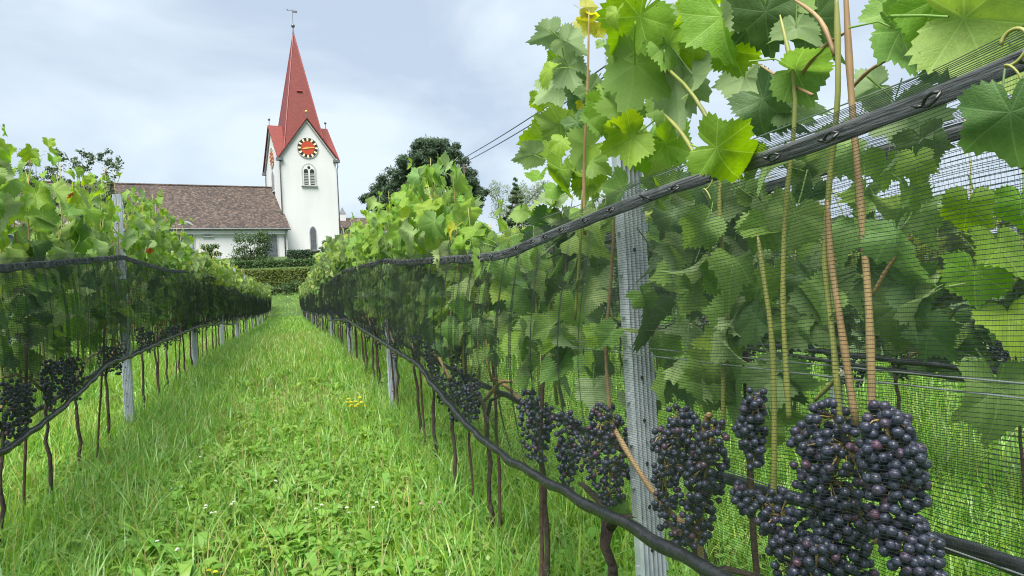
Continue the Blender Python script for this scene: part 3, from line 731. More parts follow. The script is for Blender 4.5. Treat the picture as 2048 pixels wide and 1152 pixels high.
# ------------------------------------------------------------------ grape bunches
def bunch(axis, n, seed, dx=0., single=True, dia=.0137):
    n = int(n*1.75)
    """axis: list of (px,py,radius_px) down the bunch"""
    rs = np.random.default_rng(seed); dx = dx-.055; P = [at_x(a[0], a[1], XA+dx) for a in axis]; Rm = [a[2]*((p-CAM)@_fwd)/F_PX for a, p in zip(axis, P)]
    root = nearest_vine(P[0][1]); top = P[0]; mb = MB()
    mb.tube([(p-top) for p in P], [.003]*(len(P)-1)+[.0012], 5)
    cl = mb.build('grape_cluster', 'grape_stalk', root, top-np.array(root.location), True)
    pts = []; tries = 0; seg = np.linspace(0, 1, len(P))
    while len(pts) < n and tries < 20000:
        tries += 1; t = rs.random(); c = np.array([np.interp(t, seg, [p[j] for p in P]) for j in range(3)]); R = np.interp(t, seg, Rm)
        v = rs.normal(0, 1, 3); v /= np.linalg.norm(v); p = c+v*R*rs.uniform(.45, 1)**.6
        if all(np.sum((p-q)**2) > (dia*.80)**2 for q in pts): pts.append(p)
    st = MB()
    for p in pts:
        o = link('grape', BERRY, cl, p-top); s = dia/2*rs.uniform(.86, 1.1); o.scale = (s, s, s*rs.uniform(.98, 1.08)); o.rotation_euler = (rs.uniform(0, 6), rs.uniform(0, 6), 0)
        if rs.random() < .5:
            t = np.argmin([np.linalg.norm(p-q) for q in P]); st.tube([p-top, (p-top)*.6+(P[t]-top)*.4+np.array([0, 0, .004]), P[t]-top], [.0012, .001, .0014], 3, False)
    if st.v: st.build('stalk', 'grape_stalk', cl, None, False)
bunch([(1512, 795, 20), (1500, 860, 32), (1512, 930, 16)], 40, 1, -.02)
bunch([(1668, 835, 45), (1690, 890, 85), (1660, 960, 75), (1640, 1010, 45)], 105, 2, .0)
bunch([(1768, 838, 40), (1785, 900, 62), (1788, 980, 58), (1800, 1060, 52), (1815, 1110, 42)], 110, 3, -.02)
bunch([(1525, 1005, 42), (1560, 1030, 52), (1580, 1090, 50), (1585, 1145, 50)], 70, 4, -.01)
bunch([(1700, 1020, 58), (1690, 1070, 62), (1690, 1140, 55)], 80, 5, .01)
bunch([(1635, 1100, 45), (1630, 1160, 50)], 40, 6, -.04)
bunch([(1850, 1085, 26), (1845, 1150, 38)], 26, 7, -.01)
bunch([(1830, 915, 24), (1805, 930, 30)], 12, 8, -.02)
bunch([(1600, 870, 28), (1640, 900, 40)], 22, 9, -.01)
bunch([(1208, 832, 30), (1212, 890, 54), (1220, 940, 50), (1220, 992, 26)], 120, 10, -.01)
bunch([(1162, 880, 20), (1175, 925, 32)], 26, 11, -.0)
bunch([(1355, 832, 28), (1372, 880, 50), (1365, 930, 46)], 70, 12, -.01)
bunch([(1425, 860, 32), (1415, 930, 46), (1400, 1000, 44), (1395, 1078, 22)], 95, 13, .0)
bunch([(1322, 870, 20), (1330, 940, 32), (1335, 1040, 30)], 46, 14, -.01)
bunch([(1365, 1060, 20), (1355, 1085, 16)], 10, 15, -.01)
bunch([(1480, 985, 20), (1500, 1010, 26)], 14, 16, -.01)
def far_bunch(px, py, X, row, sc=1.0):
    C = at_x(px, py, X); c = [v for v in VINES if v[0] == row]; r = min(c, key=lambda v: abs(v[1]-C[1]))[2]
    o = link('grape_cluster', random.choice(CLUS), r, C-np.array(r.location)); o.rotation_euler.z = random.uniform(0, 6); o.scale = (sc, sc, sc); tag(o, kind='stuff')
for a in [(1055, 770, 1.1), (1075, 815, 1.0), (1130, 815, 1.05), (1132, 880, .9), (915, 690, 1.1), (905, 760, 1.15), (930, 770, 1.0), (860, 680, 1.1), (832, 665, 1.), (880, 745, .9), (800, 650, .9), (770, 640, .9), (745, 630, .9), (720, 625, 1.), (700, 622, 1), (735, 650, .9)]:
    far_bunch(a[0], a[1], XA-.05, 'A', a[2])
for a in [(20, 750, 1.4), (45, 765, 1.3), (100, 715, 1.3), (125, 712, 1.3), (150, 708, 1.2), (220, 690, 1.1), (235, 700, 1.), (280, 652, 1.1), (300, 660, 1.), (330, 655, 1.)]:
    far_bunch(a[0], a[1], XB+.06, 'B', a[2])
for vrow, Y, r in VINES:
    if r['near'] and Y > 2.3:
        for k in range(1):
            o = link('grape_cluster', random.choice(CLUS), r, (random.uniform(-.03, .07), random.uniform(-.3, .3), random.uniform(.64, .78))); tag(o, kind='stuff')
for vrow, Y, r in VINES: del r['near']

# ------------------------------------------------------------------ netting
def px_line(pts, X):
    q = np.array([at_x(x, y, X) for x, y in pts]); o = np.argsort(q[:, 1]); return q[o, 1], q[o, 2]
def smooth_line(y, z, y0, y1, step=.05, k=.35):
    yy = np.arange(y0, y1, step); zz = np.interp(yy, y, z); n = max(3, int(k/step)) | 1
    ker = np.hanning(n+2); ker /= ker.sum(); h = len(ker)//2
    return yy, np.convolve(np.pad(zz, h, mode='edge'), ker, 'valid')[:len(yy)]

class Net:
    def __init__(s, X0, side, top, hem, y0, y1, seed, amp=1.0, bulge=.05):
        s.X0, s.side, s.y0, s.y1, s.amp, s.bulge = X0, side, y0, y1, amp, bulge
        s.ty, s.tz = smooth_line(*top, y0, y1); s.hy, s.hz = smooth_line(*hem, y0, y1)
        rs = np.random.default_rng(seed); s.fy = np.arange(y0-.1, y1+.1, .01)
        wl = np.interp(s.fy, s.fy[::12], rs.uniform(.07, .26, len(s.fy[::12]))); s.ph = np.cumsum(.01*2*PI/wl)
        s.am = np.interp(s.fy, s.fy[::25], rs.uniform(.15, 1., len(s.fy[::25])))
    def pt(s, y, v):
        zt, zb = np.interp(y, s.ty, s.tz), np.interp(y, s.hy, s.hz); ph = np.interp(y, s.fy, s.ph); am = np.interp(y, s.fy, s.am)
        a = np.interp(y, [.6, .9, 1.2, 1.7, 2.3, 4, 50], [.02, .012, .006, .009, .025, .042, .05])*s.amp*am
        env = np.sin(np.clip(v*1.08, 0, 1)*PI)**.5
        x = s.X0+s.side*(s.bulge*np.sin(PI*v))+a*np.sin(ph+1.1*np.sin(v*2.2+y))*env
        z = zt+(zb-zt)*v+.010*np.sin(y*2.7+v*4)*np.sin(PI*v)+.006*np.sin(y*9+v*3)*np.sin(PI*v)
        return np.stack([x, np.broadcast_to(y, x.shape)+.012*np.sin(v*5+y*7)*env*s.amp, z], -1)
    def threads(s, zones):
        Vs, Qs, o = [], [], 0
        for ya, yb, nh, wh, step, sv, wv, nv in zones:
            ya, yb = max(ya, s.y0), min(yb, s.y1)
            if yb <= ya: continue
            ys = np.arange(ya, yb+step*.5, step); vs = np.linspace(0.01, .995, nh)
            P = s.pt(ys[None, :]+0*vs[:, None], vs[:, None]+0*ys[None, :])
            up = np.array([0, 0, wh*.5]); n = len(ys)
            V = np.stack([P-up, P+up], 2).reshape(-1, 3); i = (np.arange(nh)[:, None]*n+np.arange(n-1)[None]).ravel()*2
            Vs.append(V); Qs.append(np.stack([i, i+2, i+3, i+1], -1)+o); o += len(V)
            ys = np.arange(ya, yb, sv)+RNG.normal(0, sv*.12, len(np.arange(ya, yb, sv))); vs = np.linspace(0, 1, nv)
            P = s.pt(ys[:, None]+0*vs[None], vs[None]+0*ys[:, None]); tri = []
            for k in range(3): tri.append(P+np.array([math.cos(2*PI*k/3), math.sin(2*PI*k/3), 0])*wv*.58)
            V = np.stack(tri, 2).reshape(-1, 3); b_ = (np.arange(len(ys))[:, None]*nv+np.arange(nv-1)[None]).ravel()*3
            Vs.append(V)
            for k in range(3): Qs.append(np.stack([b_+k, b_+(k+1) % 3, b_+3+(k+1) % 3, b_+3+k], -1)+o)
            o += len(V)
        return npmesh('net_mesh', np.concatenate(Vs), [np.concatenate(Qs)], 'net_black')
CLIP = MB()
CLIP.tube([(0, -.014, .002), (-.004, -.006, .006), (-.005, .004, .004), (-.003, .012, -.002), (-.004, .004, -.006), (-.005, -.006, -.005), (0, -.014, .002)], .0022, 6)
CLIP.tube([(-.002, .010, -.002), (-.006, .018, .0), (-.003, .026, .006)], [.0025, .002, .001], 6)
CLIP = CLIP.mesh('clip', 'tube_black', True)
def make_net(net, label, group, zones, band=True, tube_r=.0142, clip_to=8):
    root = empty('bird_net', (net.X0, net.y0, float(gz(net.y0))), label, 'net', group); off = Vector(root.location)
    o = link('net_mesh', net.threads(zones), root); o.location = -off; tag(o, kind='stuff')
    ys = np.concatenate([np.arange(net.y0, min(12, net.y1), .03), np.arange(12, net.y1, .2)]) if net.y0 < 12 else np.arange(net.y0, net.y1, .2)
    m = MB(); P = [Vector(net.pt(np.array([y]), np.array([.992]))[0])-off for y in ys]
    rad = [tube_r*(1+.10*math.sin(y*31)*math.sin(y*13)) for y in ys]
    m.tube([p+Vector((.003*math.sin(k*.9), 0, .003*math.sin(k*.53))) for k, p in enumerate(P)], rad, 9); m.build('hem_tube', 'tube_black', root, None, True)
    if band:
        # folded upper hem: a soft dark strip with raised edges
        m = MB(); vs, fs = [], []
        prof = [(-.0005, -.006), (-.0015, -.010), (-.001, -.016), (-.0022, -.022), (-.0018, -.031), (-.0003, -.034), (.001, -.028), (.001, -.014)]
        for k, y in enumerate(ys):
            p = Vector(net.pt(np.array([y]), np.array([0.0]))[0])-off
            w = (1+.07*math.sin(y*9.3)+.04*math.sin(y*23))*min(1.3, .82+.25*max(0, y-1.2))
            for a, b_ in prof: vs.append((p.x-net.side*a*1.1*w*-1 if False else p.x+net.side*(-a)*w, p.y, p.z+b_*w+.006))
        n = len(prof)
        for k in range(len(ys)-1):
            for j in range(n): fs.append((k*n+j, k*n+(j+1) % n, (k+1)*n+(j+1) % n, (k+1)*n+j))
        m.add(vs, fs); m.build('top_band', 'net_band', root, None, True)
        # loose upper threads above the band
        ts = MB()
        for j in range(13):
            h = -.008+.0026*j+.0004*math.sin(j*5); ln = [y for y in ys if y < 5]
            if len(ln) > 2: ts.tube([Vector(net.pt(np.array([y]), np.array([0.]))[0])-off+Vector((0, 0, h*(1+.25*math.sin(y*6)))) for y in ln], .0006, 3, False)
        if ts.v: tag(ts.build('edge_thread', 'net_black', root), kind='stuff')
        y = net.y0+.1
        while y < clip_to:
            p = Vector(net.pt(np.array([y]), np.array([0.]))[0])-off
            c = link('clip', CLIP, root, p+Vector((net.side*.012, 0, -.016))); c.rotation_euler = (random.gauss(0, .25), random.gauss(0, .2), 0 if net.side < 0 else PI); c.scale = (.95,)*3
            y += random.uniform(.11, .17)
    return root
simple('net_band', (.028, .034, .037), (.095, .105, .112), 60, .65, bump=.5, bscale=160, stretch=(1, .06, 1))

A_TOP = px_line([(2300, -20), (2040, 108), (1650, 262), (1250, 398), (1000, 503), (800, 519), (770, 516), (685, 540), (640, 566), (605, 590), (601, 594)], XA-.11)
A_HEM = px_line([(1750, 1330), (1400, 1155), (1290, 1085), (1150, 1010), (1000, 920), (930, 860), (850, 762), (835, 735), (780, 700), (690, 640), (640, 638), (605, 614), (601, 610)], XA-.13)
B_TOP = px_line([(-200, 535), (0, 527), (245, 509), (300, 527), (340, 538), (385, 541), (430, 555), (470, 575), (520, 592), (545, 601)], XB+.13)
B_HEM = px_line([(-200, 1010), (0, 905), (100, 832), (170, 770), (205, 732), (255, 715), (330, 680), (391, 655), (440, 648), (500, 645), (540, 626)], XB+.11)
Z_FRONT = [(.3, 1.0, 140, .00075, .012, .0030, .00017, 36), (1.0, 2.6, 140, .0008, .016, .0034, .00028, 30), (2.6, 6, 104, .0009, .02, .006, .00048, 20), (6, 12, 64, .0012, .025, .010, .0006, 12), (12, 51, 34, .0018, .05, .022, .0009, 7)]
Z_BACK = [(.3, 6, 80, .0010, .03, .009, .0004, 14), (6, 12, 40, .002, .06, .02, .0008, 8), (12, 51, 20, .004, .12, .05, .0015, 5)]
def tail(line, h, y0, y1=51):
    y, z = line; k = y < y0; yy = np.arange(y0+1.5, y1+1, 1.0)
    return np.concatenate([y[k], yy]), np.concatenate([z[k], gz(yy)+h+.05*np.cos(2*PI*(yy-y0)/4.6)])
A_TOP, B_TOP = tail(A_TOP, 1.17, 12), tail(B_TOP, 1.17, 13); A_HEM, B_HEM = tail(A_HEM, .47, 12), tail(B_HEM, .46, 14)
make_net(Net(XA-.11, -1, A_TOP, A_HEM, .42, 50, 5), 'dark bird net on the path side of the corrugated post row', 'bird nets', Z_FRONT)
make_net(Net(XB+.13, 1, B_TOP, B_HEM, 2.6, 51, 6, 1.0, .04), 'dark bird net on the path side of the row with the tall grey post', 'bird nets', Z_FRONT, clip_to=7)
ya = np.array([.3, 1, 2, 4, 6, 10, 50.]); ga = gz(ya)
make_net(Net(XA+.15, 1, (ya, ga+np.array([1.27, 1.27, 1.23, 1.2, 1.2, 1.2, 1.2])), (ya, ga+np.array([.64, .63, .57, .55, .52, .52, .52])), .42, 50, 8, .6, .03), 'dark bird net on the outer side of the corrugated post row', 'bird nets', Z_BACK, clip_to=2.5)
make_net(Net(XB-.13, -1, (ya, ga+1.26), (ya, ga+np.array([.45, .45, .45, .44, .5, .55, .55])), 2.6, 51, 9, .6, .03), 'dark bird net on the outer side of the row with the tall grey post', 'bird nets', Z_BACK, clip_to=2.5)
make_net(Net(XC-.15, -1, (ya, ga+1.32), (ya, ga+.62), 2.0, 26, 10, .8, .03), 'dark bird net on the neighbouring row behind the corrugated post row', 'bird nets', [(.3, 26, 70, .0022, .05, .018, .0012, 8)], clip_to=2.)

# ------------------------------------------------------------------ posts, stakes, trellis wires
def post_profile():
    top, bot = [], []
    n = 6; w = .066
    for k in range(n*2+1):
        x = -w/2+w*k/(n*2); top.append((x, -.009 if k % 2 else 0.))
    flange = [(w/2, 0), (w/2+.002, .026)]
    outer = [(-w/2-.002, .026)]+top+[(w/2+.002, .026)]
    inner = [(x*(.96), y+.0022) for x, y in reversed(outer)]
    return outer+inner
POSTP = post_profile()
def make_post(X, Y, h, label, group, lean=(0, 0), detail=True, hole0=.2):
    g = float(gz(Y)); root = empty('vineyard_post', (X, Y, g), label, 'post', group); root.rotation_euler = (lean[1], lean[0], 0)
    m = MB(); n = len(POSTP); m.add([(x, y, -.15) for x, y in POSTP]+[(x, y, h) for x, y in POSTP], [(i, (i+1) % n, n+(i+1) % n, n+i) for i in range(n)])
    half = n//2
    m.add([(x, y, h) for x, y in POSTP], [(i, i+1, n-2-i, n-1-i) for i in range(half-1)])
    m.build('channel', 'galvanised', root)
    if detail:
        z = hole0
        hm = MB(); k = 10; hm.add([(0, 0, 0)]+[(.0042*math.cos(2*PI*i/k), 0, .0055*math.sin(2*PI*i/k)) for i in range(k)], [(0, 1+i, 1+(i+1) % k) for i in range(k)]); hme = hm.mesh('hole', 'dark_hole')
        tm = MB(); tm.box(-.004, .004, 0, .010, 0, .02); tme = tm.mesh('hook', 'galvanised')
        while z < h-.05:
            link('hole', hme, root, (-.0055, -.0094, z))
            for sx in (-1, 1): link('hook', tme, root, (sx*.037, .004, z+.045))
            z += .102
    return root
make_post(XA, 1.655, 1.68, 'corrugated galvanised steel post with punched holes standing close behind the netting', 'galvanised vineyard posts', (math.radians(.2), 0), hole0=.23)
ply = [6.14, 10.9, 15.6, 20.2, 24.5, 29, 33.5, 38]
for i, y in enumerate(ply):
    make_post(XA-(.03 if i == 0 else 0), y, 1.5, f'{ordinal(i)} galvanised post past the corrugated post, in the same netted row', 'galvanised vineyard posts', detail=i < 1)
plb = [6.5, 10.8, 15.1, 19.2, 23.3, 27.5, 31.8, 36.1]
make_post(XB+.02, plb[0], 1.86, 'tall weathered grey post rising above the net in the row across the path', 'galvanised vineyard posts', (math.radians(-.8), 0))
for i, y in enumerate(plb[1:]):
    make_post(XB+.02, y, 1.75, f'{ordinal(i)} galvanised post past the tall grey post, in the row across the path', 'galvanised vineyard posts', detail=False)
for i, y in enumerate((3.6, 8.1, 12.6, 17)):
    make_post(XC, y, 1.8, f'{ordinal(i)} galvanised post of the neighbouring row behind the near netting', 'galvanised vineyard posts', detail=False)

STAKE = []
for k in range(4):
    m = MB(); rs = random.Random(k); m.tube([(rs.gauss(0, .003), rs.gauss(0, .003), z) for z in np.linspace(0, .95, 9)], [.0065]*9, 6); STAKE.append(m.mesh('vine_stake', 'rust_rod', True))
def stake(X, Y, label, group):
    o = link('vine_stake', random.choice(STAKE), None, (X, Y, float(gz(Y))-.02)); o.rotation_euler = (random.gauss(0, .03), random.gauss(0, .03), random.uniform(0, 6)); tag(o, label, 'stake', group)
for Y in [1.25, 2.36, 2.97, 3.55]+[3.55+1.3*k for k in range(1, 8)]: stake(XA-.02+random.gauss(0, .02), Y+random.gauss(0, .04), 'thin brown stake supporting a vine in the corrugated post row', 'vine stakes in the corrugated post row')
for Y in [4.0+1.3*k for k in range(8)]: stake(XB+.02+random.gauss(0, .02), Y+random.gauss(0, .05), 'thin brown stake supporting a vine in the row across the path', 'vine stakes in the row across the path')
for Y in [2.5, 3.3, 4.1, 4.9, 5.8]: stake(XC, Y, 'thin dark stake in the neighbouring row seen through the netting', 'vine stakes in the neighbouring row')

def wire(X, h, label, group, y0=.2, y1=50, r=.0012):
    m = MB(); ys = list(np.arange(y0, 12, .4))+list(np.arange(12, y1, 2.))
    m.tube([(X+.003*math.sin(y*5), y, float(gz(y))+h-.012*math.sin(y*.7)**2) for y in ys], r, 5); o = m.build('trellis_wire', 'wire_metal', None, None, True); tag(o, label, 'wire', group)
for h, dx, nm in ((.70, 0, 'lowest trellis wire, at bunch height'), (.915, -.05, 'lower strand of the close trellis wire pair at the white clip,'), (.928, -.03, 'upper strand of the close trellis wire pair at the white clip,'), (1.3, -.04, 'upper trellis wire on the path side'), (1.3, .04, 'upper trellis wire on the outer side')):
    wire(XA+dx, h, nm+' corrugated post row', 'trellis wires of the corrugated post row')
for h, dx, nm in ((.70, 0, 'lowest'), (1.0, .03, 'second lowest'), (1.3, .04, 'second highest'), (1.62, 0, 'highest')):
    wire(XB+dx, h, nm+' thin trellis wire strung along the row across the path', 'trellis wires of the row across the path', 2.5)
C = at_x(1678, 745, XA-.05); m = MB(); m.box(-.004, .004, -.006, .006, -.004, .003); m.tube([(0, -.006, .002), (-.004, 0, .008), (0, .006, .002)], .002, 6)
tag(m.build('wire_clip', 'plastic_white', None, tuple(C)), 'small white plastic clip holding the trellis wires by the tan canes', 'clip')
# irrigation style dark line in the neighbouring row
m = MB(); m.tube([(XC-.2, y, float(gz(y))+.60) for y in np.arange(1.8, 26, .4)], .011, 7); tag(m.build('drip_line', 'tube_black', None, None, True), 'black pipe running low along the neighbouring vine row', 'pipe')

# ------------------------------------------------------------------ church
TH = math.radians(11.3)
CH0 = np.array([-.25, 83.47, 7.6])
ECHO = dict(loc=CH0, rz=TH)
ZB = CAM_H-CH0[2]             # z shift from camera-relative fits to church local
church = empty('church', CH0, 'white village church with a red pointed spire and a long brown-tiled nave', 'church', rz=TH)
W, DP, ZE, ZG, ZS = 6.0, 8.4, 18.07+ZB, 22.2+ZB, 33.3+ZB
# tower wall with four gables
m = MB(); m.box(0, W, 0, DP, -.6, ZE)
m.add([(0, 0, ZE), (W, 0, ZE), (W/2, 0, ZG-.15), (0, DP, ZE), (W, DP, ZE), (W/2, DP, ZG-.15)], [(0, 1, 2), (4, 3, 5), (1, 4, 5, 2), (3, 0, 2, 5)])
m.add([(0.004, 0, ZE), (0.004, DP, ZE), (0.004, DP/2, ZG-.15), (W-.004, 0, ZE), (W-.004, DP, ZE), (W-.004, DP/2, ZG-.15)], [(1, 0, 2), (3, 4, 5), (0, 3, 5, 2), (4, 1, 2, 5)])
tw = m.build('tower_wall', 'white_plaster', church)
# cross-gable roof (eight slabs meeting in valleys) and spire
def slab(m, poly, dz):
    n = len(poly); p = [Vector(q) for q in poly]
    if (p[1]-p[0]).cross(p[2]-p[0]).z < 0: p.reverse()
    d = Vector((0, 0, dz)); m.add([q for q in p]+[q+d for q in p], [tuple(reversed(range(n))), tuple(range(n, 2*n))]+[(i, (i+1) % n, n+(i+1) % n, n+i) for i in range(n)])
m = MB(); ov = .34; e = .2; sl = (ZG-ZE)/(W/2); sl2 = (ZG-ZE)/(DP/2); ey = e*sl/sl2
for fx in (0, 1):
    for fy in (0, 1):
        X_ = lambda x: W-x if fx else x
        Y_ = lambda y: DP-y if fy else y
        ctr = (W/2, DP/2, ZG)
        slab(m, [(W/2, Y_(-ov), ZG), (X_(-e), Y_(-ov), ZE-e*sl), (X_(-e), Y_(-ey), ZE-e*sl), ctr], .16)
        slab(m, [(X_(-ov), DP/2, ZG), (X_(-ov), Y_(-ey), ZE-ey*sl2), (X_(-e), Y_(-ey), ZE-ey*sl2), ctr], .157)
roof = m.build('tower_roof', 'spire_red', church)
k0 = .41; m = MB(); cx, cy = W/2, DP/2
b4 = [(cx-k0*W, cy-k0*DP, ZE), (cx+k0*W, cy-k0*DP, ZE), (cx+k0*W, cy+k0*DP, ZE), (cx-k0*W, cy+k0*DP, ZE)]
m.add(b4+[(cx, cy, ZS)], [(0, 1, 4), (1, 2, 4), (2, 3, 4), (3, 0, 4), (3, 2, 1, 0)])
spire = m.build('spire', 'spire_red', church)
# hip caps down the four spire edges, small roof hatch
for k in range(4):
    m = MB(); m.tube([Vector(b4[k]), Vector((cx, cy, ZS-.1))], .07, 6); m.build('hip_cap', 'trim_red', spire)
m = MB(); t = .52; yb_ = cy-k0*DP*(1-t); zt_ = ZE+(ZS-ZE)*t
m.add([(cx-.32, yb_-.16, zt_-.02), (cx+.32, yb_-.16, zt_-.02), (cx+.2, yb_+.2, zt_+.25), (cx-.2, yb_+.2, zt_+.25), (cx-.32, yb_+.1, zt_-.2), (cx+.32, yb_+.1, zt_-.2)], [(0, 1, 2, 3), (0, 4, 5, 1), (1, 5, 2), (0, 3, 4)])
m.build('roof_hatch', 'trim_red', spire)
# barge boards on the gables
def barge(m, p0, p1, w, out, t):
    p0, p1, o = Vector(p0), Vector(p1), Vector(out)*t; d = Vector((0, 0, -w))
    m.add([p0, p1, p1+d, p0+d, p0+o, p1+o, p1+d+o, p0+d+o], [(0, 1, 2, 3), (7, 6, 5, 4), (0, 4, 5, 1), (1, 5, 6, 2), (2, 6, 7, 3), (3, 7, 4, 0)])
for sx in (0, 1):
    m = MB(); barge(m, (W/2, -.03, ZG-.08), (W if sx else 0, -.03, ZE-.08), .26, (0, -1, 0), .14); m.build('barge_board', 'stone_grey', church)
    m = MB(); barge(m, (-.03, DP/2, ZG-.08), (-.03, DP if sx else 0, ZE-.08), .26, (-1, 0, 0), .14); m.build('barge_board', 'stone_grey', church)
# gutter boxes and downpipes
def ball(name, c, r, matn, parent, sz=1.0):
    V, T, Q = sphere_arrays(1, 12, 8); return link(name, npmesh(name, V*np.array([r, r, r*sz])+np.array(c), [T, Q], matn, True), parent)
for x, y in ((-.05, -.1), (W+.05, -.1), (-.05, DP+.1)):
    m = MB(); m.box(x-.35, x+.35, y-.25, y+.25, ZE-.55, ZE-.25); m.build('gutter', 'copper_grey', church)
    m = MB(); m.tube([(x+(.05 if x < 1 else .02), y-.06, ZE-.5), (x+(.0 if x < 1 else .12), y-.08, ZE-1.0), (x, y-.06, ZE-1.3), (x, y-.06, .2)], .065, 8); m.build('downpipe', 'copper_grey', church, None, True)
# finials on the gables
for c in ((W/2, -.15), (-.15, DP/2), (W+.15, DP/2)):
    m = MB(); m.tube([(c[0], c[1], ZG), (c[0], c[1], ZG+.75)], .035, 6); f = m.build('gable_finial', 'copper_grey', church)
    ball('finial_ball', (c[0], c[1], ZG+.8), .14, 'gold' if c[1] < 0 else 'copper_grey', f)
# spire tip: ball, rod, weather vane
m = MB(); m.tube([(cx, cy, ZS-1.4), (cx, cy, ZS-.1), (cx, cy, ZS+1.0)], [.26, .10, .07], 8); tip = m.build('spire_tip', 'copper_grey', church, None, True)
ball('finial_ball', (cx, cy, ZS+.72), .22, 'copper_grey', tip)
m = MB(); m.tube([(cx, cy, ZS+.9), (cx, cy, ZS+2.7)], .03, 6); vane = m.build('vane_rod', 'copper_grey', church)
m = MB(); m.box(cx+.04, cx+.55, cy-.02, cy+.02, ZS+2.25, ZS+2.5); m.build('vane_flag', 'copper_grey', vane)
m = MB(); m.tube([(cx, cy, ZS+2.45), (cx-.5, cy, ZS+2.48)], .025, 6); m.add([(cx-.45, cy-.02, ZS+2.4), (cx-.45, cy-.02, ZS+2.58), (cx-.7, cy-.02, ZS+2.49), (cx-.45, cy+.02, ZS+2.4), (cx-.45, cy+.02, ZS+2.58), (cx-.7, cy+.02, ZS+2.49)], [(0, 2, 1), (3, 4, 5), (0, 3, 5, 2), (1, 2, 5, 4), (0, 1, 4, 3)]); m.build('vane_arrow', 'copper_grey', vane)
# clock faces: built flat in x,z then turned
def disc(m, r0, r1, a0, a1, y0, y1, n=36):
    full = abs(a1-a0-2*PI) < 1e-6; vs, fs = [], []
    ang = [a0+(a1-a0)*i/n for i in range(n+1)]
    if r0 <= 0:
        poly = [(r1*math.sin(a), r1*math.cos(a)) for a in ang[:-1]]; m.prism(poly, y0, y1); return
    for a in ang:
        for r in (r0, r1):
            for y in (y0, y1): vs.append((r*math.sin(a), y, r*math.cos(a)))
    for i in range(n):
        k = i*4; fs += [(k, k+4, k+6, k+2), (k+1, k+3, k+7, k+5), (k+2, k+6, k+7, k+3), (k, k+1, k+5, k+4)]
    m.add(vs, fs)
def clock(loc, rz):
    m = MB(); disc(m, 0, 1.12, 0, 2*PI, -.06, 0); c = m.build('clock', 'clock_black', church, loc); c.rotation_euler.z = rz
    m = MB(); disc(m, 0, .74, 0, 2*PI, -.09, -.06); m.build('clock_face', 'clock_red', c)
    m = MB(); disc(m, 1.09, 1.14, 0, 2*PI, -.09, .0); m.build('clock_rim', 'stone_grey', c)
    for h in range(12):
        m = MB(); a = h*PI/6; disc(m, .76, 1.06, a-.10, a+.10, -.085, -.06, 3); m.build('hour_mark', 'clock_cream', c)
    for a, ln, w in ((math.radians(84), .82, .07), (math.radians(258), .62, .10)):
        m = MB(); m.add([(-w, -.13, -.12), (w, -.13, -.12), (w*.7, -.13, ln*.8), (0, -.13, ln), (-w*.7, -.13, ln*.8), (-w, -.10, -.12), (w, -.10, -.12), (w*.7, -.10, ln*.8), (0, -.10, ln), (-w*.7, -.10, ln*.8)], [(0, 1, 2, 3, 4), (9, 8, 7, 6, 5), (0, 5, 6, 1), (1, 6, 7, 2), (2, 7, 8, 3), (3, 8, 9, 4), (4, 9, 5, 0)])
        h_ = m.build('clock_hand', 'gold', c); h_.rotation_euler.y = a
clock((W*.5, -.002, ZE+.95), 0); clock((-.002, DP*.5, ZE+.6), -PI/2)
# windows
def arch_poly(w, h, n=10, pointed=False):
    pts = [(-w/2, 0), (w/2, 0)]
    hh = h-(w/2 if not pointed else w*.8)
    for i in range(n+1):
        a = PI*i/n
        if not pointed: pts.append((w/2*math.cos(a), hh+w/2*math.sin(a)))
        else:
            t = i/n; u = abs(1-2*t); pts.append((w/2*(1-2*t), hh+w*.8*math.sqrt(max(0, 1-u**1.7))))
    return pts
def arch_window(loc, rz, w, h, name='window', frame=.12, fill='glass_dark', pointed=False, bars=True):
    m = MB(); m.prism(arch_poly(w+2*frame, h+frame*1.3, 12, pointed), -.05, .02); f = m.build(name, 'stone_grey', church, loc); f.rotation_euler.z = rz
    m = MB(); m.prism(arch_poly(w, h, 12, pointed), -.068, -.05); m.build('pane', fill, f)
    m = MB(); m.box(-w/2-.25, w/2+.25, -.2, 0, -.14, -.0); m.build('sill', 'stone_grey', f)
    if bars:
        m = MB()
        for k in range(1, int(h/.55)): m.box(-w/2, w/2, -.08, -.068, k*.55-.02, k*.55+.02)
        for sx in (-w/6, w/6): m.box(sx-.02, sx+.02, -.082, -.068, .02, h*.9)
        m.build('glazing_bar', 'copper_grey', f)
    return f
bf = arch_window((W*.5, 0, 15.05+ZB-.1), 0, 1.25, 2.2, 'belfry_window', .16, 'white_plaster', bars=False)
for sx in (-.33, .33):
    m = MB(); m.prism(arch_poly(.46, 1.72, 8), -.085, -.070); v = m.build('light', 'clock_black', bf); v.location.x = sx; v.location.z = .05
    for k in range(7):
        m = MB(); m.add([(-.21, -.13, 0), (.21, -.13, 0), (.21, -.09, .10), (-.21, -.09, .10), (-.21, -.11, -.02), (.21, -.11, -.02)], [(0, 1, 2, 3), (0, 4, 5, 1), (3, 2, 5, 4)])
        m.build('louvre', 'louvre_grey', v, (0, 0, .1+.17*k))
m = MB(); disc(m, 0, .16, 0, 2*PI, -.085, -.07, 14); m.build('oculus', 'clock_black', bf, (0, 0, 1.93))
arch_window((W*.52, 0, .15+1.2), 0, .62, 2.5, 'lancet_window', .1, 'glass_dark', True)
arch_window((0, DP*.5, 14.9+ZB), -PI/2, 1.2, 2.2, 'belfry_window', .16, 'louvre_grey', bars=False)
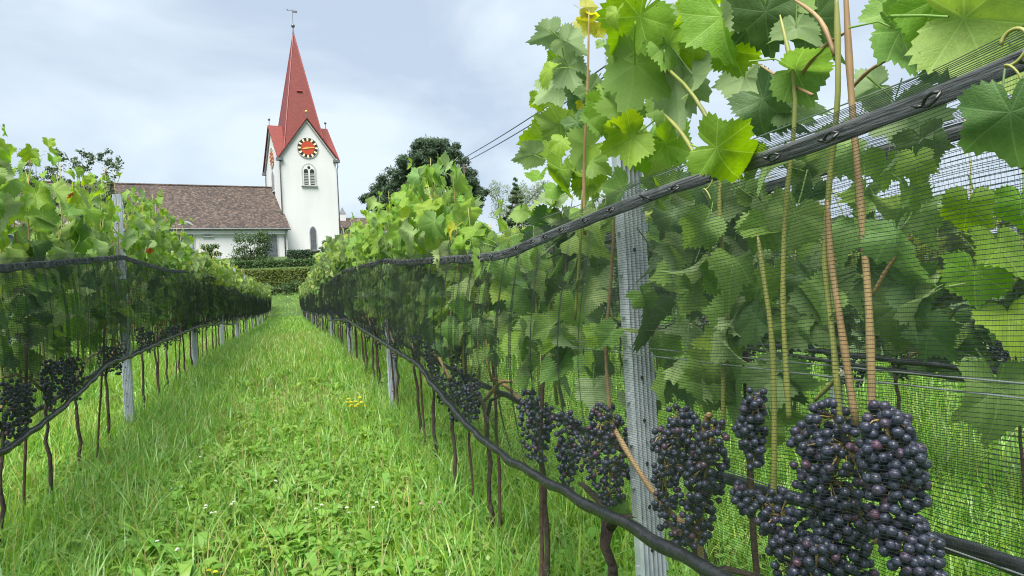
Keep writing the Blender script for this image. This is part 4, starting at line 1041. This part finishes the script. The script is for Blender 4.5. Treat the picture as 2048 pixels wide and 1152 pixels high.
# nave: runs away from the tower along -x, front wall nearer the path
NT0, NR, NL = -2.0, 5.0, -25.0; NE = 11.0+ZB; 
d_ = ray(560, 384); # ridge height where the roof meets the tower flank
def local_height(px, py, s, t):
    P = CH0+np.array([math.cos(TH)*s-math.sin(TH)*t, math.sin(TH)*s+math.cos(TH)*t, 0]); q = P-CAM
    # z so that the point projects to py (roll is small: use full projection, linear in z)
    z0, z1 = 0., 20.; y0_ = proj(P+np.array([0, 0, z0]))[1]; y1_ = proj(P+np.array([0, 0, z1]))[1]
    for _ in range(30):
        zm = (z0+z1)/2
        if proj(P+np.array([0, 0, zm]))[1] > py: z0 = zm
        else: z1 = zm
    return zm
NRZ = local_height(548, 379, 0, NR); NEZ = local_height(575, 459, .2, NT0-.45)
m = MB(); m.box(NL, -.02, NT0, NR*2-NT0, -.6, NEZ-.05)
m.add([(NL, NT0, NEZ-.05), (NL, NR*2-NT0, NEZ-.05), (NL, NR, NRZ-.1), (-.02, NT0, NEZ-.05), (-.02, NR*2-NT0, NEZ-.05), (-.02, NR, NRZ-.1)], [(0, 2, 1), (3, 4, 5)])
nw = m.build('nave_wall', 'white_plaster', church)
m = MB(); sln = (NRZ-NEZ)/(NR-NT0+.45)
for s_ in (0, 1):
    Yf = lambda y: 2*NR-y if s_ else y
    slab(m, [(NL-.4, Yf(NT0-.45), NEZ), (.22, Yf(NT0-.45), NEZ), (.22, NR, NRZ), (NL-.4, NR, NRZ)], .2)
nr = m.build('nave_roof', 'roof_tiles', church)
m = MB(); m.tube([(NL-.4, NR, NRZ+.2), (.22, NR, NRZ+.2)], .13, 8); m.build('ridge_cap', 'roof_tiles', nr)
m = MB(); m.tube([(NL-.4, NT0-.53, NEZ+.05), (.25, NT0-.53, NEZ+.05)], .11, 8); m.build('gutter', 'copper_grey', nr)
m = MB(); m.box(NL-.1, .02, NT0-.3, NT0, NEZ-.45, NEZ-.06); m.build('cornice', 'white_plaster', church)
m = MB(); m.tube([(-.1, NT0-.5, NEZ), (-.3, NT0-.14, NEZ-.7), (-.3, NT0-.12, .1)], .07, 8); m.build('downpipe', 'copper_grey', church, None, True)
for x in (-1.75, -9.7, -14.5, -19.3, -24): arch_window((x, NT0, .1 if x > -3 else .9), 0, 1.35, 3.0 if x > -3 else 3.1, 'nave_window', .14, 'glass_dark')
arch_window((-7.7, NT0, 2.7), 0, .5, 1.0, 'niche', .08, 'louvre_grey', bars=False)

# ------------------------------------------------------------------ house beyond the church
hp = at_d(722, 460, 100); house = empty('house', (hp[0], hp[1], 8.0), 'distant house with brown tiled roof and chimney beside the tower', 'house', rz=math.radians(8))
hz = at_d(722, 430, 100)[2]-8.0; he = at_d(722, 458, 100)[2]-8.0
m = MB(); m.box(-3.2, 10, 0, 8, -1, he); m.add([(-3.2, 0, he), (-3.2, 8, he), (-3.2, 4, hz-.1), (10, 0, he), (10, 8, he), (10, 4, hz-.1)], [(0, 2, 1), (3, 4, 5)]); m.build('wall', 'white_plaster', house)
m = MB(); slab(m, [(-3.6, -.5, he-.05), (10.4, -.5, he-.05), (10.4, 4, hz), (-3.6, 4, hz)], .2); slab(m, [(-3.6, 8.5, he-.05), (10.4, 8.5, he-.05), (10.4, 4, hz), (-3.6, 4, hz)], .2); hr = m.build('roof', 'roof_tiles', house)
m = MB(); m.box(-2.1, -1.35, 2.6, 3.3, he+.6, hz+.55); ch = m.build('chimney', 'white_plaster', hr)
m = MB(); m.add([(-2.15, 2.55, hz+.55), (-1.3, 2.55, hz+.55), (-1.3, 3.35, hz+.55), (-2.15, 3.35, hz+.55), (-1.72, 2.95, hz+1.5)], [(0, 1, 4), (1, 2, 4), (2, 3, 4), (3, 0, 4), (3, 2, 1, 0)]); m.build('chimney_cap', 'copper_grey', hr)
for x in (-2, 0, 2): m = MB(); m.box(x-.5, x+.5, -.05, .02, he-1.9, he-.5); m.build('window', 'glass_dark', house)

# ------------------------------------------------------------------ hedges, shrubs and trees
def cloud_in(n, fn): return np.array([fn() for _ in range(n)])
def hedge(name, x0, x1, y, depth, z0, z1, matn, label, lsize, n, group='clipped hedges below the church', round_=.15):
    root = empty(name, ((x0+x1)/2, y, z0), label, 'hedge', group)
    w, h = (x1-x0), z1-z0; m = MB(); m.box(-w/2+.1, w/2-.1, -depth/2+.1, depth/2-.1, -.3, h-.12); m.build('core', matn, root)
    P, N = [], []
    for _ in range(n):
        f = random.random()
        if f < .5: P.append((random.uniform(-w/2, w/2), -depth/2, random.uniform(0, h))); N.append((0, -1, .4))
        elif f < .85: P.append((random.uniform(-w/2, w/2), random.uniform(-depth/2, depth/2), h)); N.append((0, -.3, 1))
        else: s = random.choice((-1, 1)); P.append((s*w/2, random.uniform(-depth/2, depth/2), random.uniform(0, h))); N.append((s, 0, .4))
    P = np.array(P)+RNG.normal(0, .06, (n, 3)); V, T = leafcloud(P, lsize, np.array(N, float))
    o = link('foliage', npmesh('foliage', V, [T], matn), root); tag(o, kind='stuff'); return root
def px_hedge(name, xa, xb, ytop, ybot, Y, depth, matn, label, ls, n):
    a, b_ = at_y(xa, ytop, Y), at_y(xb, ytop, Y); zb = at_y((xa+xb)/2, ybot, Y)[2]
    return hedge(name, a[0], b_[0], Y+depth/2, depth, min(zb, float(gz(Y))), (a[2]+b_[2])/2, matn, label, ls, n)
px_hedge('hedge', 476, 636, 539, 572, 58, 1.6, 'hedge_yellow', 'clipped hedge with yellow-green top at the end of the grass path', .16, 5200)
px_hedge('hedge', 470, 642, 521, 545, 66, 1.4, 'hedge_green', 'dark green clipped hedge above the yellow-green hedge below the church', .18, 4200)
px_hedge('hedge', 576, 622, 501, 526, 71, 2.0, 'hedge_dark', 'dark block-shaped clipped evergreen below the tower window', .16, 2600)
px_hedge('hedge', 617, 640, 503, 526, 70, 1.6, 'hedge_dark', 'small dark clipped evergreen next to the block-shaped one', .16, 1500)

def blob_points(n, c, r, shell=.55):
    v = RNG.normal(0, 1, (n, 3)); v /= np.linalg.norm(v, axis=1)[:, None]; q = (shell+(1-shell)*RNG.random(n))[:, None]
    return np.asarray(c)+v*q*np.asarray(r), v
def tree(name, base, label, cat, group, clumps, lsize, per, leafm, trunk_h, trunk_r, barkm='tree_bark', limbs=True, aspect=.55, shell=.5):
    """clumps: list of (centre, radii) relative to base"""
    root = empty(name, base, label, cat, group); m = MB()
    top = max(c[0][2] for c in clumps)
    m.tube([(0, 0, -.5), (trunk_r*.3, 0, trunk_h*.5), (0, trunk_r*.4, trunk_h)], [trunk_r*1.3, trunk_r, trunk_r*.8], 8); tr = m.build('trunk', barkm, root, None, True)
    if limbs:
        for c, r in clumps[::max(1, len(clumps)//14)]:
            m = MB(); s0 = Vector((0, 0, trunk_h*random.uniform(.55, 1))); e0 = Vector(c); mid = s0.lerp(e0, .5)+Vector((0, 0, -.08*(e0-s0).length)); m.tube([s0, mid, e0], [trunk_r*.5, trunk_r*.32, trunk_r*.1], 6); m.build('limb', barkm, root, None, True)
    Vs, Ts, o = [], [], 0
    for c, r in clumps:
        n = int(per*random.uniform(.75, 1.25)); P, v = blob_points(n, c, r, shell); V, T = leafcloud(P, lsize, v+np.array([0, 0, .3]), aspect); Vs.append(V); Ts.append(T+o); o += len(V)
    f = link('crown', npmesh('crown', np.concatenate(Vs), [np.concatenate(Ts)], leafm), root); tag(f, kind='stuff'); return root

# large dark pine
random.seed(21); D = 92
def pine():
    base = at_d(852, 520, D); base[2] = 7.5; s = D/F_PX; cl = []
    outline = [(740, 395, 22), (765, 375, 26), (790, 360, 30), (820, 350, 32), (770, 400, 26), (800, 390, 34), (830, 385, 36), (835, 330, 30), (830, 310, 26), (860, 300, 30), (885, 302, 28), (905, 318, 26), (880, 330, 36), (850, 340, 36), (910, 345, 30), (930, 360, 28), (950, 378, 26), (962, 392, 18), (900, 380, 34), (865, 380, 36), (930, 400, 28), (840, 420, 40), (880, 420, 44), (800, 425, 34), (920, 430, 34), (760, 415, 20), (870, 290, 18), (845, 292, 14), (815, 335, 18)]
    for px, py, r in outline:
        for k in range(9):
            q = at_d(px+random.gauss(0, r*.45), py+random.gauss(0, r*.4), D+random.uniform(-4, 4))-base; rr = r*s*random.uniform(.4, .7); cl.append((q, (rr, rr, rr*.75)))
    return tree('pine_tree', base, 'large dark spreading pine standing beyond the vines beside the tower', 'tree', None, cl, .55, 210, 'pine_needles', 12, .45, aspect=.22, shell=.1)
pine()
# spruce and pale tree
base = at_d(1040, 520, 75); base[2] = 6.5; topz = at_d(1038, 352, 75)[2]-6.5; cl = []
for k in range(13):
    t = k/12; z = topz-.2-t*5.2; r = .12+1.55*t
    for j in range(2+int(9*t)):
        a = j*2.4+k; q = random.uniform(.5, .95); cl.append((np.array([math.cos(a)*r*q, math.sin(a)*r*q, z-.3*q*t-random.uniform(0, .2)]), (.1+r*.28, .1+r*.28, .14)))
tree('spruce_tree', base, 'slim green spruce with pointed top beyond the vines', 'tree', None, cl, .34, 75, 'spruce_needles', topz-1.5, .14, limbs=False, aspect=.25)
base = at_d(1010, 520, 88); base[2] = 7.; cl = []
for k in range(46):
    q = at_d(random.uniform(985, 1100), 368+abs(random.gauss(0, 36)), 88+random.uniform(-2.5, 2.5))-base; cl.append((q, (.8, .8, .8)))
tree('pale_tree', base, 'pale grey-green feathery tree behind the spruce', 'tree', None, cl, .32, 75, 'pale_leaves', 5, .2, aspect=.3)
# thin-crowned trees behind the row across the path
def thin_tree(px, py0, py1, half, D, label, n, seed):
    random.seed(seed); base = at_d(px, 560, D); base[2] = float(gz(base[1])); cl = []; s = D/F_PX
    for k in range(n):
        t = random.random(); y = py0+(py1-py0)*t; hw = half*(.35+.65*math.sin(PI*min(1, .18+t*.75)))
        q = at_d(px+random.uniform(-hw, hw), y, D+random.uniform(-1, 1))-base; r = random.uniform(.16, .34); cl.append((q, (r, r, r*.8)))
    return tree('thin_tree', base, label, 'tree', 'thin trees by the nave', cl, .15, 34, 'tree_leaves', (at_d(px, py1-20, D)-base)[2]*.7, .07, shell=.1)
thin_tree(192, 300, 480, 55, 38, 'thin dark tree with airy crown in front of the nave roof end', 95, 31)
thin_tree(84, 296, 500, 52, 34, 'thin dark airy tree behind the vines, clear of the nave', 95, 33)
def shrub(px, py0, py1, half, D, label, n, matn='shrub_leaves', ls=.16, name='shrub'):
    base = at_d(px, py1, D); base[2] = float(gz(base[1])); cl = []; s = D/F_PX
    for k in range(n):
        t = random.random(); y = py0+(py1-py0)*t; hw = half*(.35+.65*math.sin(PI*min(1, .15+t*.7)))
        q = at_d(px+random.uniform(-hw, hw), y, D+random.uniform(-.8, .8))-base; r = random.uniform(.25, .55)*half*s*.8; cl.append((q, (r, r, r*.8)))
    return tree(name, base, label, 'shrub', 'shrubs below the church', cl, ls, 85, matn, max(.4, (at_d(px, py0, D)-base)[2]*.5), .06, shell=.3)
random.seed(41)
shrub(503, 466, 538, 42, 64, 'dark bushy shrub in front of the nave wall beside its last window', 60)
shrub(212, 385, 500, 52, 44, 'dense dark bush under the airy tree at the nave end', 70)
shrub(655, 484, 530, 20, 68, 'green bush at the foot of the tower by the vines', 34)
shrub(418, 490, 530, 22, 60, 'dark round bush in front of the white nave wall', 30)
shrub(560, 568, 600, 26, 53, 'low leafy bush closing the end of the grass path', 30, ls=.14)
shrub(600, 566, 600, 30, 53.5, 'low dark bush beside the path end under the yellow-green hedge', 34, ls=.14)
shrub(520, 570, 600, 24, 53, 'low bush at the path end beside the vine row across the path', 26, ls=.14)
shrub(600, 400, 470, 60, 78, 'green shrub', 4) if False else None

# ------------------------------------------------------------------ overhead line
pt = at_d(927, 318, 62); pg = float(gz(pt[1])); pole = empty('utility_pole', (pt[0], pt[1], pg), 'dark wooden utility pole hidden among vine leaves under the cables', 'pole')
m = MB(); m.tube([(0, 0, -.5), (0, 0, pt[2]-pg-.4)], [.09, .06], 10); m.build('shaft', 'tree_bark', pole, None, True)
m = MB(); m.tube([(-.35, 0, pt[2]-pg-.7), (.55, 0, pt[2]-pg-.5)], .035, 6); m.build('cross_arm', 'tree_bark', pole)
for i, (a, b_, lab) in enumerate((((928, 316), (1083, 206), 'upper dark overhead cable running from the pine towards the tall vine shoot'), ((935, 322), (1083, 222), 'lower dark overhead cable running from the pine towards the tall vine shoot'))):
    P0 = at_d(*a, 62); P1 = at_d(b_[0], b_[1], 38); P2 = P1+(P1-P0)*1.1; m = MB()
    m.tube([P0.tolist() if k == 0 else (P0+(P2-P0)*k/12-np.array([0, 0, .35*math.sin(PI*k/12)])).tolist() for k in range(13)], .028, 6)
    tag(m.build('overhead_cable', 'cable_dark', None, None, True), lab, 'cable', 'overhead cables')
    ball('insulator', (P0[0]-pt[0], P0[1]-pt[1], P0[2]-pg), .07, 'copper_grey', pole, 1.4)

# ------------------------------------------------------------------ flowers in the grass
def on_ground(px, py):
    lo, hi = .5, 80.
    d = ray(px, py)
    for _ in range(50):
        t = (lo+hi)/2; P = CAM+d*t
        if P[2] > float(gz(P[1]))+.10: lo = t
        else: hi = t
    P = CAM+d*t; P[2] = float(gz(P[1])); return P
def flower(px, py, name, petal, label, cat, group, heads, spread, r, h=.13, seed=0):
    rs = random.Random(seed); P = on_ground(px, py); root = empty(name, P, label, cat, group)
    for k in range(heads):
        a, b_ = rs.uniform(-spread, spread), rs.uniform(-spread, spread); hh = h*rs.uniform(.75, 1.2); m = MB()
        m.tube([(a*.4, b_*.4, 0), (a*.8, b_*.8, hh*.6), (a, b_, hh)], .0018, 4, False); m.build('stem', 'weed_leaf', root)
        m = MB(); n = 9
        for i in range(n):
            t = 2*PI*i/n; t2 = t+.28; t0 = t-.28
            m.add([(a, b_, hh), (a+r*.8*math.cos(t0), b_+r*.8*math.sin(t0), hh+r*.25), (a+r*math.cos(t), b_+r*math.sin(t), hh+r*.15), (a+r*.8*math.cos(t2), b_+r*.8*math.sin(t2), hh+r*.25)], [(0, 1, 2), (0, 2, 3)])
            m.add([(a, b_, hh+.004), (a+r*.5*math.cos(t0), b_+r*.5*math.sin(t0), hh+r*.6), (a+r*.6*math.cos(t), b_+r*.6*math.sin(t), hh+r*.5), (a+r*.5*math.cos(t2), b_+r*.5*math.sin(t2), hh+r*.6)], [(0, 1, 2), (0, 2, 3)])
        m.build('flower_head', petal, root)
flower(712, 818, 'yellow_flower', 'petal_yellow', 'bright yellow wildflower clump in the grass before the second post', 'flower', None, 12, .07, .018, .16, 1)
for i, (x, y) in enumerate(((655, 800), (726, 790), (900, 805), (425, 1143), (683, 797))):
    flower(x, y, 'small_yellow_flower', 'petal_yellow', 'tiny yellow flower dotted in the grass path', 'flower', 'tiny yellow flowers', 2, .03, .010, .12, i+5)
for i, (x, y) in enumerate(((400, 1018), (432, 1028), (340, 1088), (390, 922), (300, 1085), (470, 1012), (690, 1018), (640, 1020), (560, 960), (752, 1010))):
    flower(x, y, 'white_flower', 'petal_white', 'small white flower scattered in the near grass', 'flower', 'small white flowers', 2, .03, .009, .10, i+20)
for i, (x, y) in enumerate(((848, 1012), (872, 1010))):
    flower(x, y, 'pink_clover', 'petal_pink', 'pink clover flower in the grass beside the netted row', 'flower', 'pink clover flowers', 2, .02, .012, .10, i+40)
